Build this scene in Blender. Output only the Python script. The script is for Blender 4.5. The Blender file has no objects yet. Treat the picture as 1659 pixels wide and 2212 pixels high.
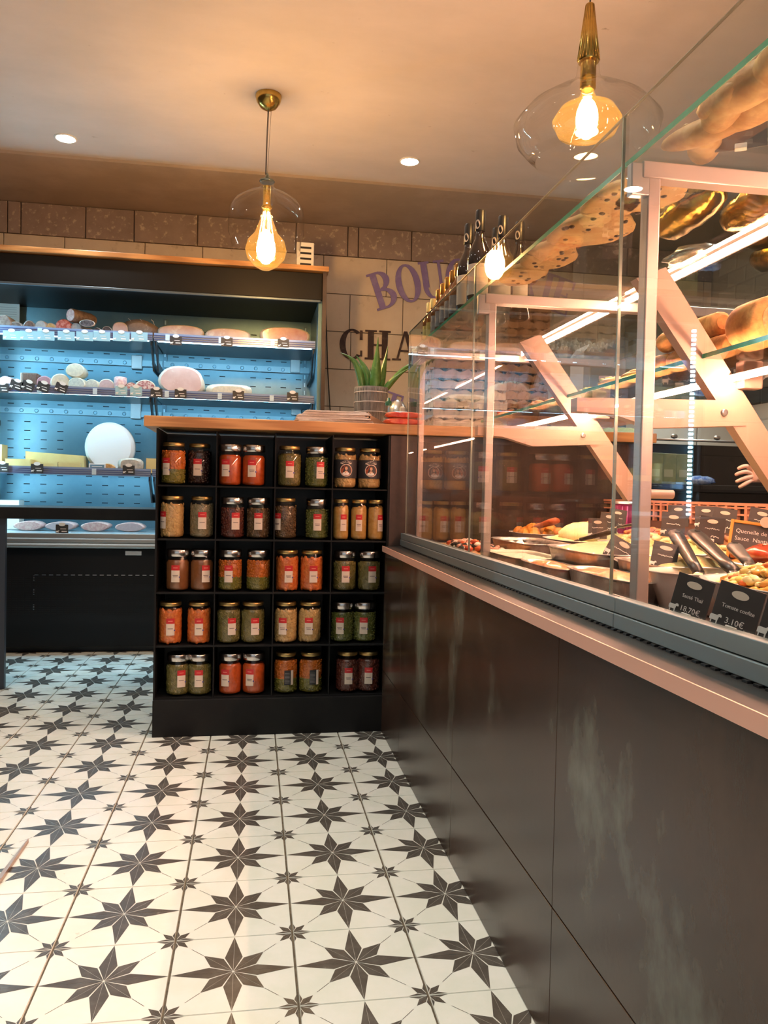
import bpy, bmesh, math, random
from mathutils import Vector, Matrix
R_ = random.Random(7)
pi, sin, cos = math.pi, math.sin, math.cos
SC = bpy.context.scene
COL = SC.collection
# ------------------------------------------------------------------ camera
W, H, FPX = 1659, 2212, 1712.8
YAW, PIT, ROL, CH = 0.16378, -0.02602, 0.02134, 0.877
_f = Vector((sin(YAW)*cos(PIT), cos(YAW)*cos(PIT), sin(PIT)))
_r0 = Vector((cos(YAW), -sin(YAW), 0)); _u0 = _r0.cross(_f)
_r = cos(ROL)*_r0 + sin(ROL)*_u0
_u = -sin(ROL)*_r0 + cos(ROL)*_u0
C0 = Vector((0, 0, CH))
cd = bpy.data.cameras.new('camera'); cam = bpy.data.objects.new('camera', cd); COL.objects.link(cam)
cd.sensor_fit = 'HORIZONTAL'; cd.sensor_width = 36; cd.lens = 36*FPX/W; cd.clip_start = .02; cd.clip_end = 60
cam.matrix_world = Matrix(((_r.x, _u.x, -_f.x, 0), (_r.y, _u.y, -_f.y, 0), (_r.z, _u.z, -_f.z, CH), (0, 0, 0, 1)))
SC.camera = cam
# world (dim daylight of the street behind the shop window), exposure
wd = bpy.data.worlds.new('world'); SC.world = wd; wd.use_nodes = True
wd.node_tree.nodes['Background'].inputs[0].default_value = (.85, .93, 1, 1)
wd.node_tree.nodes['Background'].inputs[1].default_value = 0.35
SC.view_settings.view_transform = 'Standard'; SC.view_settings.look = 'None'
SC.view_settings.gamma = 1; SC.view_settings.use_curve_mapping = False
SC.view_settings.exposure = 0.7
SC.cycles.transparent_max_bounces = 40; SC.cycles.max_bounces = 10; SC.cycles.glossy_bounces = 6
SC.cycles.diffuse_bounces = 4; SC.cycles.sample_clamp_indirect = 6; SC.cycles.caustics_reflective = False
SC.cycles.caustics_refractive = False
# light levels of the lamps the shop has
S_DOWN, S_FRIDGE, S_CASE, S_BULB = 34, 32, 185, 190

def ray(px, py): return _f + (px-W/2)/FPX*_r + (H/2-py)/FPX*_u
def atY(px, py, y): d = ray(px, py); return C0 + d*(y/d.y)
def atX(px, py, x): d = ray(px, py); return C0 + d*(x/d.x)
def atZ(px, py, z): d = ray(px, py); return C0 + d*((z-CH)/d.z)

# ------------------------------------------------------------------ materials
MATS = {}
def M(name, c1=(.5, .5, .5), c2=None, rough=.5, metal=0, scale=20, fac=(.4, .6), bump=0, bscale=None, tex='noise',
      coat=0, emit=None, es=0, sss=0, c3=None, scale3=5, fac3=(.5, .7), stretch=None, spec=.5, alpha=None):
    if name in MATS: return MATS[name]
    m = bpy.data.materials.new(name); m.use_nodes = True; n = m.node_tree.nodes; l = m.node_tree.links
    b = n['Principled BSDF']; b.inputs['Roughness'].default_value = rough; b.inputs['Metallic'].default_value = metal
    b.inputs['Specular IOR Level'].default_value = spec
    b.inputs['Base Color'].default_value = (*c1, 1)
    if coat: b.inputs['Coat Weight'].default_value = coat; b.inputs['Coat Roughness'].default_value = .08
    if sss: b.inputs['Subsurface Weight'].default_value = sss; b.inputs['Subsurface Radius'].default_value = (.01, .005, .003)
    if emit: b.inputs['Emission Color'].default_value = (*emit, 1); b.inputs['Emission Strength'].default_value = es
    geo = n.new('ShaderNodeNewGeometry'); vec = geo.outputs['Position']
    if stretch:
        mp = n.new('ShaderNodeMapping'); mp.inputs['Scale'].default_value = stretch
        l.new(vec, mp.inputs['Vector']); vec = mp.outputs['Vector']
    def noise(kind, sc_):
        if kind == 'voronoi':
            t = n.new('ShaderNodeTexVoronoi'); t.inputs['Scale'].default_value = sc_; o = t.outputs['Distance']
        elif kind == 'wave':
            t = n.new('ShaderNodeTexWave'); t.inputs['Scale'].default_value = sc_; t.inputs['Distortion'].default_value = 6; t.inputs['Detail'].default_value = 3; o = t.outputs['Fac']
        else:
            t = n.new('ShaderNodeTexNoise'); t.inputs['Scale'].default_value = sc_; t.inputs['Detail'].default_value = 6; t.inputs['Roughness'].default_value = .62; o = t.outputs['Fac']
        l.new(vec, t.inputs['Vector']); return o
    def ramp(o, f):
        r = n.new('ShaderNodeMapRange'); r.inputs['From Min'].default_value = f[0]; r.inputs['From Max'].default_value = f[1]
        l.new(o, r.inputs['Value']); return r.outputs['Result']
    def mix(fac_, a, c):
        x = n.new('ShaderNodeMix'); x.data_type = 'RGBA'; l.new(fac_, x.inputs[0])
        if isinstance(a, tuple): x.inputs[6].default_value = (*a, 1)
        else: l.new(a, x.inputs[6])
        x.inputs[7].default_value = (*c, 1); return x.outputs[2]
    col = None
    if c2 is not None:
        col = mix(ramp(noise(tex, scale), fac), c1, c2)
    if c3 is not None:
        col = mix(ramp(noise('noise', scale3), fac3), col if col else c1, c3)
    if col: l.new(col, b.inputs['Base Color'])
    if bump:
        bp = n.new('ShaderNodeBump'); bp.inputs['Strength'].default_value = bump; bp.inputs['Distance'].default_value = .003
        l.new(noise(tex if tex != 'wave' else 'noise', bscale or scale), bp.inputs['Height']); l.new(bp.outputs['Normal'], b.inputs['Normal'])
    MATS[name] = m; return m

def glass_mat(name, tint=(1, 1, 1), rough=0, f0=.04, gain=.96):
    """thin clear sheet: transparent with a Schlick mirror reflection that strengthens at grazing angles"""
    m = bpy.data.materials.new(name); m.use_nodes = True; n = m.node_tree.nodes; l = m.node_tree.links; n.clear()
    out = n.new('ShaderNodeOutputMaterial'); mx = n.new('ShaderNodeMixShader')
    tr = n.new('ShaderNodeBsdfTransparent'); tr.inputs[0].default_value = (*tint, 1)
    gl = n.new('ShaderNodeBsdfGlossy'); gl.inputs['Roughness'].default_value = rough
    g = n.new('ShaderNodeNewGeometry'); dt = n.new('ShaderNodeVectorMath'); dt.operation = 'DOT_PRODUCT'
    l.new(g.outputs['Incoming'], dt.inputs[0]); l.new(g.outputs['Normal'], dt.inputs[1])
    def mth(op, a, b=None):
        x = n.new('ShaderNodeMath'); x.operation = op
        for i, v in enumerate((a, b)):
            if v is None: continue
            if isinstance(v, (int, float)): x.inputs[i].default_value = v
            else: l.new(v, x.inputs[i])
        return x.outputs[0]
    a = mth('ABSOLUTE', dt.outputs['Value']); s = mth('SUBTRACT', 1.0, a); p = mth('POWER', s, 5.0)
    f = mth('ADD', mth('MULTIPLY', p, gain), f0)
    l.new(f, mx.inputs[0]); l.new(tr.outputs[0], mx.inputs[1]); l.new(gl.outputs[0], mx.inputs[2]); l.new(mx.outputs[0], out.inputs[0])
    return m
GLASS = glass_mat('clear_sheet_glass', (.985, .995, .985))
SHELFGLASS = glass_mat('shelf_glass', (.93, .97, .94))
LAMPGLASS = glass_mat('lamp_glass', (1, .99, .97), f0=.05, gain=.8)
JARGLASS = glass_mat('jar_glass', (.95, .96, .94), f0=.045, gain=.8)
BULBGLASS = glass_mat('bulb_glass', (1, .86, .62), f0=.09)
def _glow(m, c, s):
    n = m.node_tree.nodes; l = m.node_tree.links; out = [x for x in n if x.type == 'OUTPUT_MATERIAL'][0]
    a = n.new('ShaderNodeAddShader'); e = n.new('ShaderNodeEmission'); e.inputs[0].default_value = (*c, 1); e.inputs[1].default_value = s
    src = out.inputs[0].links[0].from_socket; l.new(src, a.inputs[0]); l.new(e.outputs[0], a.inputs[1]); l.new(a.outputs[0], out.inputs[0])
_glow(BULBGLASS, (1, .45, .08), .22)  # weak amber emission on the glass stands in for the bulb's bloom
CLING = glass_mat('cling_film', (.95, .95, .95), rough=.15, f0=.12)

def emat(name, c, s):
    m = bpy.data.materials.new(name); m.use_nodes = True; n = m.node_tree.nodes; n.clear()
    o = n.new('ShaderNodeOutputMaterial'); e = n.new('ShaderNodeEmission'); e.inputs[0].default_value = (*c, 1); e.inputs[1].default_value = s
    m.node_tree.links.new(e.outputs[0], o.inputs[0]); return m
E_DOWN = emat('downlight_glow', (1, .93, .84), S_DOWN)
E_FR = emat('fridge_led', (.37, .76, 1), S_FRIDGE)
E_CASE = emat('case_led', (1, .46, .29), S_CASE)
E_BULB = emat('bulb_glow', (1, .60, .26), S_BULB)
BLACK = M('black_laminate', (.012, .012, .013), rough=.35)
BLACK2 = M('black_satin', (.008, .008, .009), (.011, .011, .011), rough=.5, scale=8, spec=.2)
FRB = M('dark_fridge_metal', (.012, .012, .013), rough=.45, spec=.2)
STEEL = M('brushed_steel', (.42, .46, .47), (.5, .54, .55), rough=.32, metal=.9, scale=6, stretch=(1, .02, 40))
STEELB = M('satin_aluminium', (.55, .56, .57), rough=.3, metal=.9)
RAILM = M('case_rail', (.30, .37, .38), rough=.38, metal=.55)
POST = M('case_post', (.52, .46, .43), rough=.35, metal=.5)
BRKT = M('bracket_cream', (.47, .33, .27), rough=.4)
BRASS = M('brass', (.62, .42, .12), (.5, .33, .08), rough=.22, metal=1, scale=30)
OAK = M('oak', (.62, .33, .13), (.42, .20, .07), rough=.42, tex='wave', scale=3, fac=(.1, .9), stretch=(.35, 6, 14), coat=.2)
BROWN = M('brown_wood', (.07, .045, .035), (.05, .03, .025), rough=.45, scale=12)
WHITEP = M('white_plastic', (.8, .8, .76), rough=.4)
PAPER = M('paper', (.75, .73, .7), rough=.7)
CREAM = M('cream_label', (.72, .62, .52), rough=.6)
RED = M('red_label', (.55, .02, .025), rough=.45)
CARD = M('chalk_card', (.045, .042, .042), rough=.45)
CHALK = M('chalk_white', (.85, .83, .8), rough=.7)
GREENGL = M('green_glass_edge', (.03, .30, .16), (.10, .55, .32), rough=.15, scale=7, fac=(.3, .7), emit=None, coat=.5)
FOIL = M('foil', (.8, .78, .76), (.6, .6, .6), rough=.22, metal=1, scale=60, bump=.35, bscale=90)
CERAM = M('white_ceramic', (.8, .78, .74), rough=.2, coat=.3)

# ------------------------------------------------------------------ mesh builder
class MB:
    def __init__(s): s.v = []; s.f = []; s.m = []; s.sm = []
    def add(s, vs, fs, m=0, sm=False, T=None):
        o = len(s.v)
        for p in vs:
            p = Vector(p); s.v.append(T @ p if T is not None else p)
        for f in fs: s.f.append(tuple(o+i for i in f)); s.m.append(m); s.sm.append(sm)
        return s
    def box(s, x0, x1, y0, y1, z0, z1, m=0, T=None, bev=0):
        if bev <= 0:
            v = [(x, y, z) for z in (z0, z1) for y in (y0, y1) for x in (x0, x1)]
            return s.add(v, [(0, 2, 3, 1), (4, 5, 7, 6), (0, 1, 5, 4), (2, 6, 7, 3), (0, 4, 6, 2), (1, 3, 7, 5)], m, False, T)
        b = min(bev, (x1-x0)*.49, (y1-y0)*.49, (z1-z0)*.49)
        bm = bmesh.new(); bmesh.ops.create_cube(bm, size=1)
        for q in bm.verts: q.co = Vector(((x0+x1)/2+q.co.x*(x1-x0), (y0+y1)/2+q.co.y*(y1-y0), (z0+z1)/2+q.co.z*(z1-z0)))
        bmesh.ops.bevel(bm, geom=bm.edges[:], offset=b, segments=2, affect='EDGES', profile=.5)
        bm.verts.index_update()
        s.add([q.co.copy() for q in bm.verts], [[q.index for q in f.verts] for f in bm.faces], m, False, T); bm.free(); return s
    def lathe(s, prof, n=24, m=0, T=None, sm=True, cap0=True, cap1=True, sx=1, sy=1):
        v = []; f = []
        for r, z in prof:
            for i in range(n): a = 2*pi*i/n; v.append((r*cos(a)*sx, r*sin(a)*sy, z))
        k = len(prof)
        for j in range(k-1):
            for i in range(n): f.append((j*n+i, j*n+(i+1) % n, (j+1)*n+(i+1) % n, (j+1)*n+i))
        s.add(v, f, m, sm, T)
        if cap0: s.add([v[i] for i in range(n)][::-1], [tuple(range(n))], m, False, T)
        if cap1: s.add([v[(k-1)*n+i] for i in range(n)], [tuple(range(n))], m, False, T)
        return s
    def tube(s, pts, r, n=8, m=0, sm=True):
        pts = [Vector(p) for p in pts]; rs = r if isinstance(r, (list, tuple)) else [r]*len(pts)
        v = []; f = []
        for i, p in enumerate(pts):
            d = (pts[min(i+1, len(pts)-1)]-pts[max(i-1, 0)]).normalized()
            a = Vector((0, 0, 1)) if abs(d.z) < .9 else Vector((1, 0, 0))
            x = d.cross(a).normalized(); y = d.cross(x)
            for k in range(n): t = 2*pi*k/n; v.append(p+rs[i]*(cos(t)*x+sin(t)*y))
        for j in range(len(pts)-1):
            for i in range(n): f.append((j*n+i, j*n+(i+1) % n, (j+1)*n+(i+1) % n, (j+1)*n+i))
        f.append(tuple(range(n))[::-1]); f.append(tuple((len(pts)-1)*n+i for i in range(n)))
        return s.add(v, f, m, sm)
    def ell(s, c, rx, ry, rz, m=0, nu=10, nv=6, T=None, jit=0, rot=None):
        v = []; f = []; c = Vector(c)
        Rm = rot if rot is not None else Matrix.Identity(3)
        for j in range(nv+1):
            ph = -pi/2+pi*j/nv
            for i in range(nu):
                a = 2*pi*i/nu; q = 1+(R_.uniform(-jit, jit) if jit else 0)
                v.append(c+Rm @ Vector((rx*cos(ph)*cos(a)*q, ry*cos(ph)*sin(a)*q, rz*sin(ph)*q)))
        for j in range(nv):
            for i in range(nu): f.append((j*nu+i, j*nu+(i+1) % nu, (j+1)*nu+(i+1) % nu, (j+1)*nu+i))
        return s.add(v, f, m, True, T)
    def prism(s, poly, y0, y1, m=0, T=None, axis='y'):
        """polygon in XZ (counter clockwise seen from -Y) extruded from y0 (front) to y1"""
        n = len(poly)
        g = {'y': lambda a, b, c: (a, c, b), 'x': lambda a, b, c: (c, a, b), 'z': lambda a, b, c: (a, b, c)}[axis]
        v = [g(a, b, y0) for a, b in poly]+[g(a, b, y1) for a, b in poly]
        f = [tuple(range(n)), tuple(range(2*n-1, n-1, -1))]+[((i+1) % n, i, n+i, n+(i+1) % n) for i in range(n)]
        return s.add(v, f, m, False, T)
    def mesh(s, name, mats):
        me = bpy.data.meshes.new(name); me.from_pydata(s.v, [], s.f)
        for mt in (mats if isinstance(mats, (list, tuple)) else [mats]): me.materials.append(mt)
        me.polygons.foreach_set('material_index', s.m); me.polygons.foreach_set('use_smooth', s.sm); me.update(); return me
    def build(s, name, mats, parent=None, loc=None, rot=None):
        return put(name, s.mesh(name, mats), parent, loc, rot)

def put(name, me, parent=None, loc=None, rot=None):
    o = bpy.data.objects.new(name, me); COL.objects.link(o)
    if parent is not None: o.parent = parent
    if loc is not None: o.location = loc
    if rot is not None: o.rotation_euler = rot
    return o
def tag(o, label=None, cat=None, group=None, kind=None):
    for k, v in (('label', label), ('category', cat), ('group', group), ('kind', kind)):
        if v: o[k] = v
    return o
def thing(name, label, cat, loc=(0, 0, 0), rot=(0, 0, 0), group=None):
    o = bpy.data.objects.new(name, None); COL.objects.link(o); o.location = loc; o.rotation_euler = rot
    o.empty_display_size = .02
    return tag(o, label, cat, group)
def structure(o, parent=None): o['kind'] = 'structure'; return o
def Tm(loc=(0, 0, 0), rot=(0, 0, 0), sc=(1, 1, 1)):
    from mathutils import Euler
    return Matrix.Translation(loc) @ Euler(rot).to_matrix().to_4x4() @ Matrix.Diagonal((*sc, 1))
ORD = ['first', 'second', 'third', 'fourth', 'fifth', 'sixth', 'seventh', 'eighth', 'ninth', 'tenth', 'eleventh', 'twelfth',
       'thirteenth', 'fourteenth', 'fifteenth', 'sixteenth', 'seventeenth', 'eighteenth', 'nineteenth', 'twentieth']
def text(s, size, mat, parent, loc, rot, name='lettering', ext=.0004, align='CENTER', sx=1):
    cu = bpy.data.curves.new('t', 'FONT'); cu.body = s; cu.size = size; cu.extrude = ext; cu.align_x = align; cu.resolution_u = 2
    o = bpy.data.objects.new('t', cu); COL.objects.link(o)
    dg = bpy.context.evaluated_depsgraph_get(); me = bpy.data.meshes.new_from_object(o.evaluated_get(dg)); me.name = name
    bpy.data.objects.remove(o); bpy.data.curves.remove(cu)
    me.materials.clear(); me.materials.append(mat)
    q = put(name, me, parent, loc, rot); q.scale = (sx, 1, 1); return q

# ================================================================== SETTING
ZC, YW, XR, XL, YF = 2.55, 5.0, 3.05, -3.2, -1.6
T_ = .225; TX0, TY0 = -.0214, 1.4399
# ---- floor: slab of grout with star tiles on it
GROUT = M('grout', (.13, .10, .065), (.07, .055, .035), rough=.85, scale=60)
TILEW = M('tile_cream', (.74, .76, .68), (.80, .80, .74), rough=.2, scale=9, c3=(.45, .40, .26), scale3=26, fac3=(.68, .80), bump=.08, bscale=40)
TILED = M('tile_star_print', (.075, .068, .06), (.13, .12, .105), rough=.28, scale=30, fac=(.45, .75), c3=(.3, .28, .24), scale3=60, fac3=(.66, .8))
fl = MB().box(XL, XR, YF, YW, -.06, -.003).build('floor', GROUT); structure(fl)
def star_faces(mb, cx, cy, L, S, zt, gap, clip=None, vf=.41):
    """eight pointed star; each ray is two dark shards with a fine line between"""
    for k in range(8):
        a = k*pi/4; rl = L if k % 2 == 0 else S
        tip = Vector((cx+rl*cos(a), cy+rl*sin(a)))
        for sgn in (-1, 1):
            b = a+sgn*pi/8; val = Vector((cx+L*vf*cos(b), cy+L*vf*sin(b))); cen = Vector((cx, cy))
            g = (cen+tip+val)/3
            tri = []
            for q in (cen, tip, val):
                d = g-q; t_ = min(.3, gap*2.2/max(d.length, 1e-4)); tri.append(q+d*t_)
            if sgn < 0: tri = [tri[0], tri[2], tri[1]]
            if clip:
                if any(not (clip[0] <= q.x <= clip[1] and clip[2] <= q.y <= clip[3]) for q in tri):
                    tri = clip_poly(tri, clip)
                if len(tri) < 3: continue
            mb.add([(q.x, q.y, zt) for q in tri], [tuple(range(len(tri)))], 1)
def clip_poly(p, c):
    for ax, lim, sg in ((0, c[0], 1), (0, c[1], -1), (1, c[2], 1), (1, c[3], -1)):
        o = []
        for i in range(len(p)):
            a, b = p[i], p[(i+1) % len(p)]; da, db = sg*(a[ax]-lim), sg*(b[ax]-lim)
            if da >= 0: o.append(a)
            if da*db < 0: o.append(a+(b-a)*(da/(da-db)))
        p = o
        if len(p) < 3: return []
    return p
def tile_mesh():
    mb = MB(); h = T_/2-.0018; g = T_/2-.0007; b = .0009
    mb.add([(-h, -g, -.003), (h, -g, -.003), (h, g, -.003), (-h, g, -.003), (-h+b, -g+b, 0), (h-b, -g+b, 0), (h-b, g-b, 0), (-h+b, g-b, 0)],
           [(4, 5, 6, 7), (0, 1, 5, 4), (1, 2, 6, 5), (2, 3, 7, 6), (3, 0, 4, 7)], 0)
    c = (-h+b, h-b, -g+b, g-b); zt = .00025
    star_faces(mb, 0, 0, .112, .079, zt, .0007, c)
    for sx in (-1, 1):
        for sy in (-1, 1): star_faces(mb, sx*T_/2, sy*T_/2, .040, .037, zt, .00035, c, .50)
    # fine hairlines from the diagonal rays to the corner stars
    for k in range(4):
        a = pi/4+k*pi/2; d = Vector((cos(a), sin(a))); nrm = Vector((-d.y, d.x))*.0005
        p0, p1 = d*.079, d*.112
        mb.add([(p.x, p.y, zt) for p in (p0-nrm, p1-nrm, p1+nrm, p0+nrm)], [(0, 1, 2, 3)], 1)
    return mb
TM = tile_mesh(); tme = TM.mesh('floor_tile', [TILEW, TILED])
rest = MB(); nt = 0
for i in range(-14, 14):
    for j in range(-14, 17):
        x, y = TX0+i*T_, TY0+j*T_
        if x-T_/2 > XR or y+T_/2 > YW-.02 or x < XL+.1 or y < YF+.1: continue
        if x > .62: continue
        vis = (.8 < y < 4.6) and -1.75 < x < .6
        if vis:
            o = put('floor_tile', tme, fl, (x, y, 0)); nt += 1
        elif y > -1.2:
            rest.add(TM.v[:8], [(4, 5, 6, 7), (0, 1, 5, 4), (1, 2, 6, 5), (2, 3, 7, 6), (3, 0, 4, 7)], 0, False, Matrix.Translation((x, y, 0)))
            for f, m in zip(TM.f, TM.m):
                if m == 1: rest.add([TM.v[q] for q in f], [tuple(range(len(f)))], 1, False, Matrix.Translation((x, y, 0)))
o = rest.build('distant_floor_tiles', [TILEW, TILED], fl); o['kind'] = 'stuff'
# ---- ceiling and walls
CEIL = M('ceiling_plaster', (.56, .52, .49), (.64, .59, .56), rough=.75, scale=2.2, fac=(.3, .7), c3=(.30, .26, .22), scale3=16, fac3=(.70, .78), bump=.25, bscale=7, stretch=(1, 1.8, 1))
structure(MB().box(XL, XR, YF, YW+.1, ZC, ZC+.1).build('ceiling', CEIL))
structure(MB().box(XL, XR, 4.29, YW+.02, 2.535, ZC+.01).build('ceiling_soffit', M('shaded_soffit_plaster', (.36, .30, .25), (.42, .35, .30), rough=.8, scale=3, bump=.2, bscale=8)))  # same plaster darkened; the ceiling's brightness step is put into its colour
WBASE = M('wall_joint', (.20, .15, .12), rough=.9)
WMID = M('block_beige', (.66, .57, .47), (.77, .69, .58), rough=.85, scale=5, fac=(.3, .7), c3=(.36, .29, .22), scale3=11, fac3=(.6, .8), bump=.25, bscale=30)
WTOP = M('block_brown', (.29, .23, .21), (.37, .30, .275), rough=.85, scale=9, fac=(.3, .7), c3=(.58, .50, .43), scale3=30, fac3=(.56, .66), bump=.35, bscale=40)
PLAIN = M('painted_wall', (.42, .38, .33), rough=.85)
wb = structure(MB().box(XL, XR+.1, YW+.012, YW+.1, 0, ZC).build('wall_back', WBASE))
rr = random.Random(3)
z1 = 2.535; row = 0
while z1 > 1.0:
    hgt = .19 if row == 0 else .235
    z0 = z1-hgt; x = XL+(.13 if row % 2 else 0)
    if row == 0:
        edges = [XL, -2.8, -2.4, -1.95, -1.45] + [atY(px, 480, YW).x for px in (45, 185, 290, 427, 560, 640, 752, 775, 890, 1010, 1120, 1240)]
        edges += [edges[-1]+.38, edges[-1]+.8, XR]
    else:
        edges = [x]
        while edges[-1] < XR: edges.append(min(XR, edges[-1]+rr.choice((.34, .4, .46))))
    for a, b in zip(edges[:-1], edges[1:]):
        if b-a < .03: continue
        pr = rr.uniform(0, .006 if row == 0 else .002); g = .003 if row == 0 else .0022
        MB().box(a+g, b-g, YW-.002-pr, YW+.012, z0+g, z1-g, bev=.003 if row == 0 else .0015).build('block', WTOP if row == 0 else WMID, wb)
    z1 = z0; row += 1
structure(MB().box(XL-.1, XL, YF, YW+.1, 0, ZC).build('wall_left', M('darkened_wall_left', (.07, .045, .03), (.10, .07, .05), rough=.6, scale=5)))  # unseen wall, darkened so the counter front mirrors a dark side
wr = structure(MB().box(XR+.006, XR+.1, YF, YW+.1, 0, ZC).build('wall_right', M('white_joint', (.55, .53, .5), rough=.8)))
METRO = M('metro_tile_white', (.74, .73, .70), rough=.12, coat=.4); METROB = M('metro_tile_black', (.015, .018, .015), rough=.1, coat=.5)
def metro():
    mb = MB(); w, h, b = .0985, .0485, .012
    v = [(0, -w, -h), (0, w, -h), (0, w, h), (0, -w, h), (-.005, -w+b, -h+b), (-.005, w-b, -h+b), (-.005, w-b, h-b), (-.005, -w+b, h-b)]
    v = [(x+.006-.0005, y, z) for x, y, z in v]
    return mb.add(v, [(4, 7, 6, 5), (0, 4, 5, 1), (1, 5, 6, 2), (2, 6, 7, 3), (3, 7, 4, 0)], 0)
mw = metro().mesh('metro_tile', METRO); mk = metro().mesh('metro_tile', METROB)
for r_i in range(14):
    z = 1.11+r_i*.1
    for c in range(11):
        y = 2.93+c*.2+(.1 if r_i % 2 else 0)
        if y > YW-.1: continue
        put('metro_tile', mk if r_i == 4 else mw, wr, (XR, y, z))
# street side wall with the shop window opening behind the camera
wf = MB(); wf.box(XL-.1, -2.4, YF-.1, YF, 0, ZC).box(2.4, XR+.1, YF-.1, YF, 0, ZC).box(-2.4, 2.4, YF-.1, YF, 0, .5).box(-2.4, 2.4, YF-.1, YF, 2.2, ZC)
structure(wf.build('wall_front', PLAIN))
w1 = MB()
for x in (-2.4, -.03, 2.34): w1.box(x, x+.06, YF-.08, YF-.02, .5, 2.2)
w1.box(-2.4, 2.4, YF-.08, YF-.02, .5, .56).box(-2.4, 2.4, YF-.08, YF-.02, 2.14, 2.2)
w1 = structure(w1.build('window_1', BLACK2))
MB().box(-2.34, 2.34, YF-.055, YF-.05, .56, 2.14).build('window_pane', GLASS, w1)

# ================================================================== CEILING LAMPS
def downlight(x, y, label, power=True):
    t = thing('ceiling_light', label, 'light', (x, y, ZC), group='recessed ceiling downlights')
    MB().lathe([(.052, 0), (.052, -.004), (.046, -.006), (.043, -.003)], 28, cap0=False, cap1=False).build('trim_ring', WHITEP, t)
    MB().lathe([(.043, -.0035), (.0430, -.0045)], 24).build('lamp_face', E_DOWN, t)
    if power:
        ld = bpy.data.lights.new('spot', 'SPOT'); ld.energy = power; ld.color = (1, .98, .88); ld.spot_size = math.radians(100); ld.spot_blend = .7
        ld.shadow_soft_size = .04
        lo = bpy.data.objects.new('lamp_beam', ld); COL.objects.link(lo); lo.parent = t; lo.location = (0, 0, -.012)
a = atZ(142, 298, ZC); downlight(a.x, a.y, 'small round recessed downlight in ceiling above the left of the fridge', 18)
a = atZ(885, 348, ZC); downlight(a.x, a.y, 'small round recessed downlight in ceiling right of the gold-canopied pendant', 22)
downlight(1.95, 3.95, 'small round recessed downlight at far right behind the glass case', 150)
downlight(.03, 2.70, 'small round recessed downlight at the top edge of the photo', 24)
for k, (x, y) in enumerate(((-1.25, 2.7), (-.95, 1.35), (.05, 1.15), (-.95, -.1), (.1, -.3))):
    downlight(x, y, 'small round recessed downlight nearer the shop entrance, %s' % ('off to the left' if x < -1 else ORD[k]+' of the near ones'), 43)
downlight(1.9, 1.6, 'small round recessed downlight over the staff side of the case', 120)

def shell(prof, n=40):
    return MB().lathe(prof, n, cap0=False, cap1=False)
def pendant1():
    c = atZ(580, 213, ZC); x, y = c.x, c.y; y -= .03
    P_ = lambda py: atY(573, py, y).z-ZC
    t = thing('pendant_lamp', 'clear bell-shaped glass pendant lamp hanging from a brass ceiling cup over the jar counter', 'lamp', (x, y, ZC))
    MB().lathe([(.054, 0), (.056, -.008), (.05, -.03), (.034, -.052), (.012, -.064), (0.001, -.066)], 32).build('canopy', BRASS, t)
    zt = P_(392); zn = P_(400)
    mb = MB(); mb.tube([(0, 0, -.06), (-.004, 0, -.2), (-.006, 0, zt+.03)], .0032, 8); mb.tube([(.012, 0, -.06), (0, 0, zt+.02)], .0008, 5)
    mb.build('cord', M('grey_cord', (.16, .14, .13), rough=.6), t)
    MB().lathe([(.004, zt+.035), (.012, zt+.012), (.03, zt+.006), (.033, zt), (.03, zt-.004)], 24).build('shade_cap', M('steel_blue_cap', (.25, .3, .28), rough=.25, metal=.9), t)
    z2, z3, z4, zb = P_(412), P_(452), P_(505), P_(543)
    shell([(.028, zt-.004), (.029, zn-.008), (.045, z2), (.09, z2-.018), (.135, z3+.03), (.155, z3), (.161, (z3+z4)/2), (.160, z4), (.150, z4-.02), (.146, zb), (.148, zb-.003)], 48).build('glass_shade', LAMPGLASS, t)
    zh = P_(432); zc = P_(540)
    MB().lathe([(.017, zt-.02), (.017, zh-.02), (.022, zh-.026), (.022, zh-.034), (.016, zh-.04)], 20).build('bulb_holder', BRASS, t)
    b = MB().lathe([(.015, zh-.04), (.022, zh-.07), (.05, zc+.07), (.078, zc+.038), (.088, zc), (.078, zc-.038), (.05, zc-.068), (.02, zc-.084), (.001, zc-.086)], 32, cap0=False, cap1=False).build('bulb', BULBGLASS, t)
    g = MB(); g.ell((0, 0, zc+.005), .040, .040, .066, nu=14, nv=8)  # ellipsoid swollen to the bulb's glare; thin wire strands follow
    for k in range(6):
        a = k*pi/3; g.tube([(.012*cos(a), .012*sin(a), zh-.05), (.036*cos(a), .036*sin(a), zc+.02)], .0012, 4)
    g.build('filament_glare', E_BULB, b)
pendant1()
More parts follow.
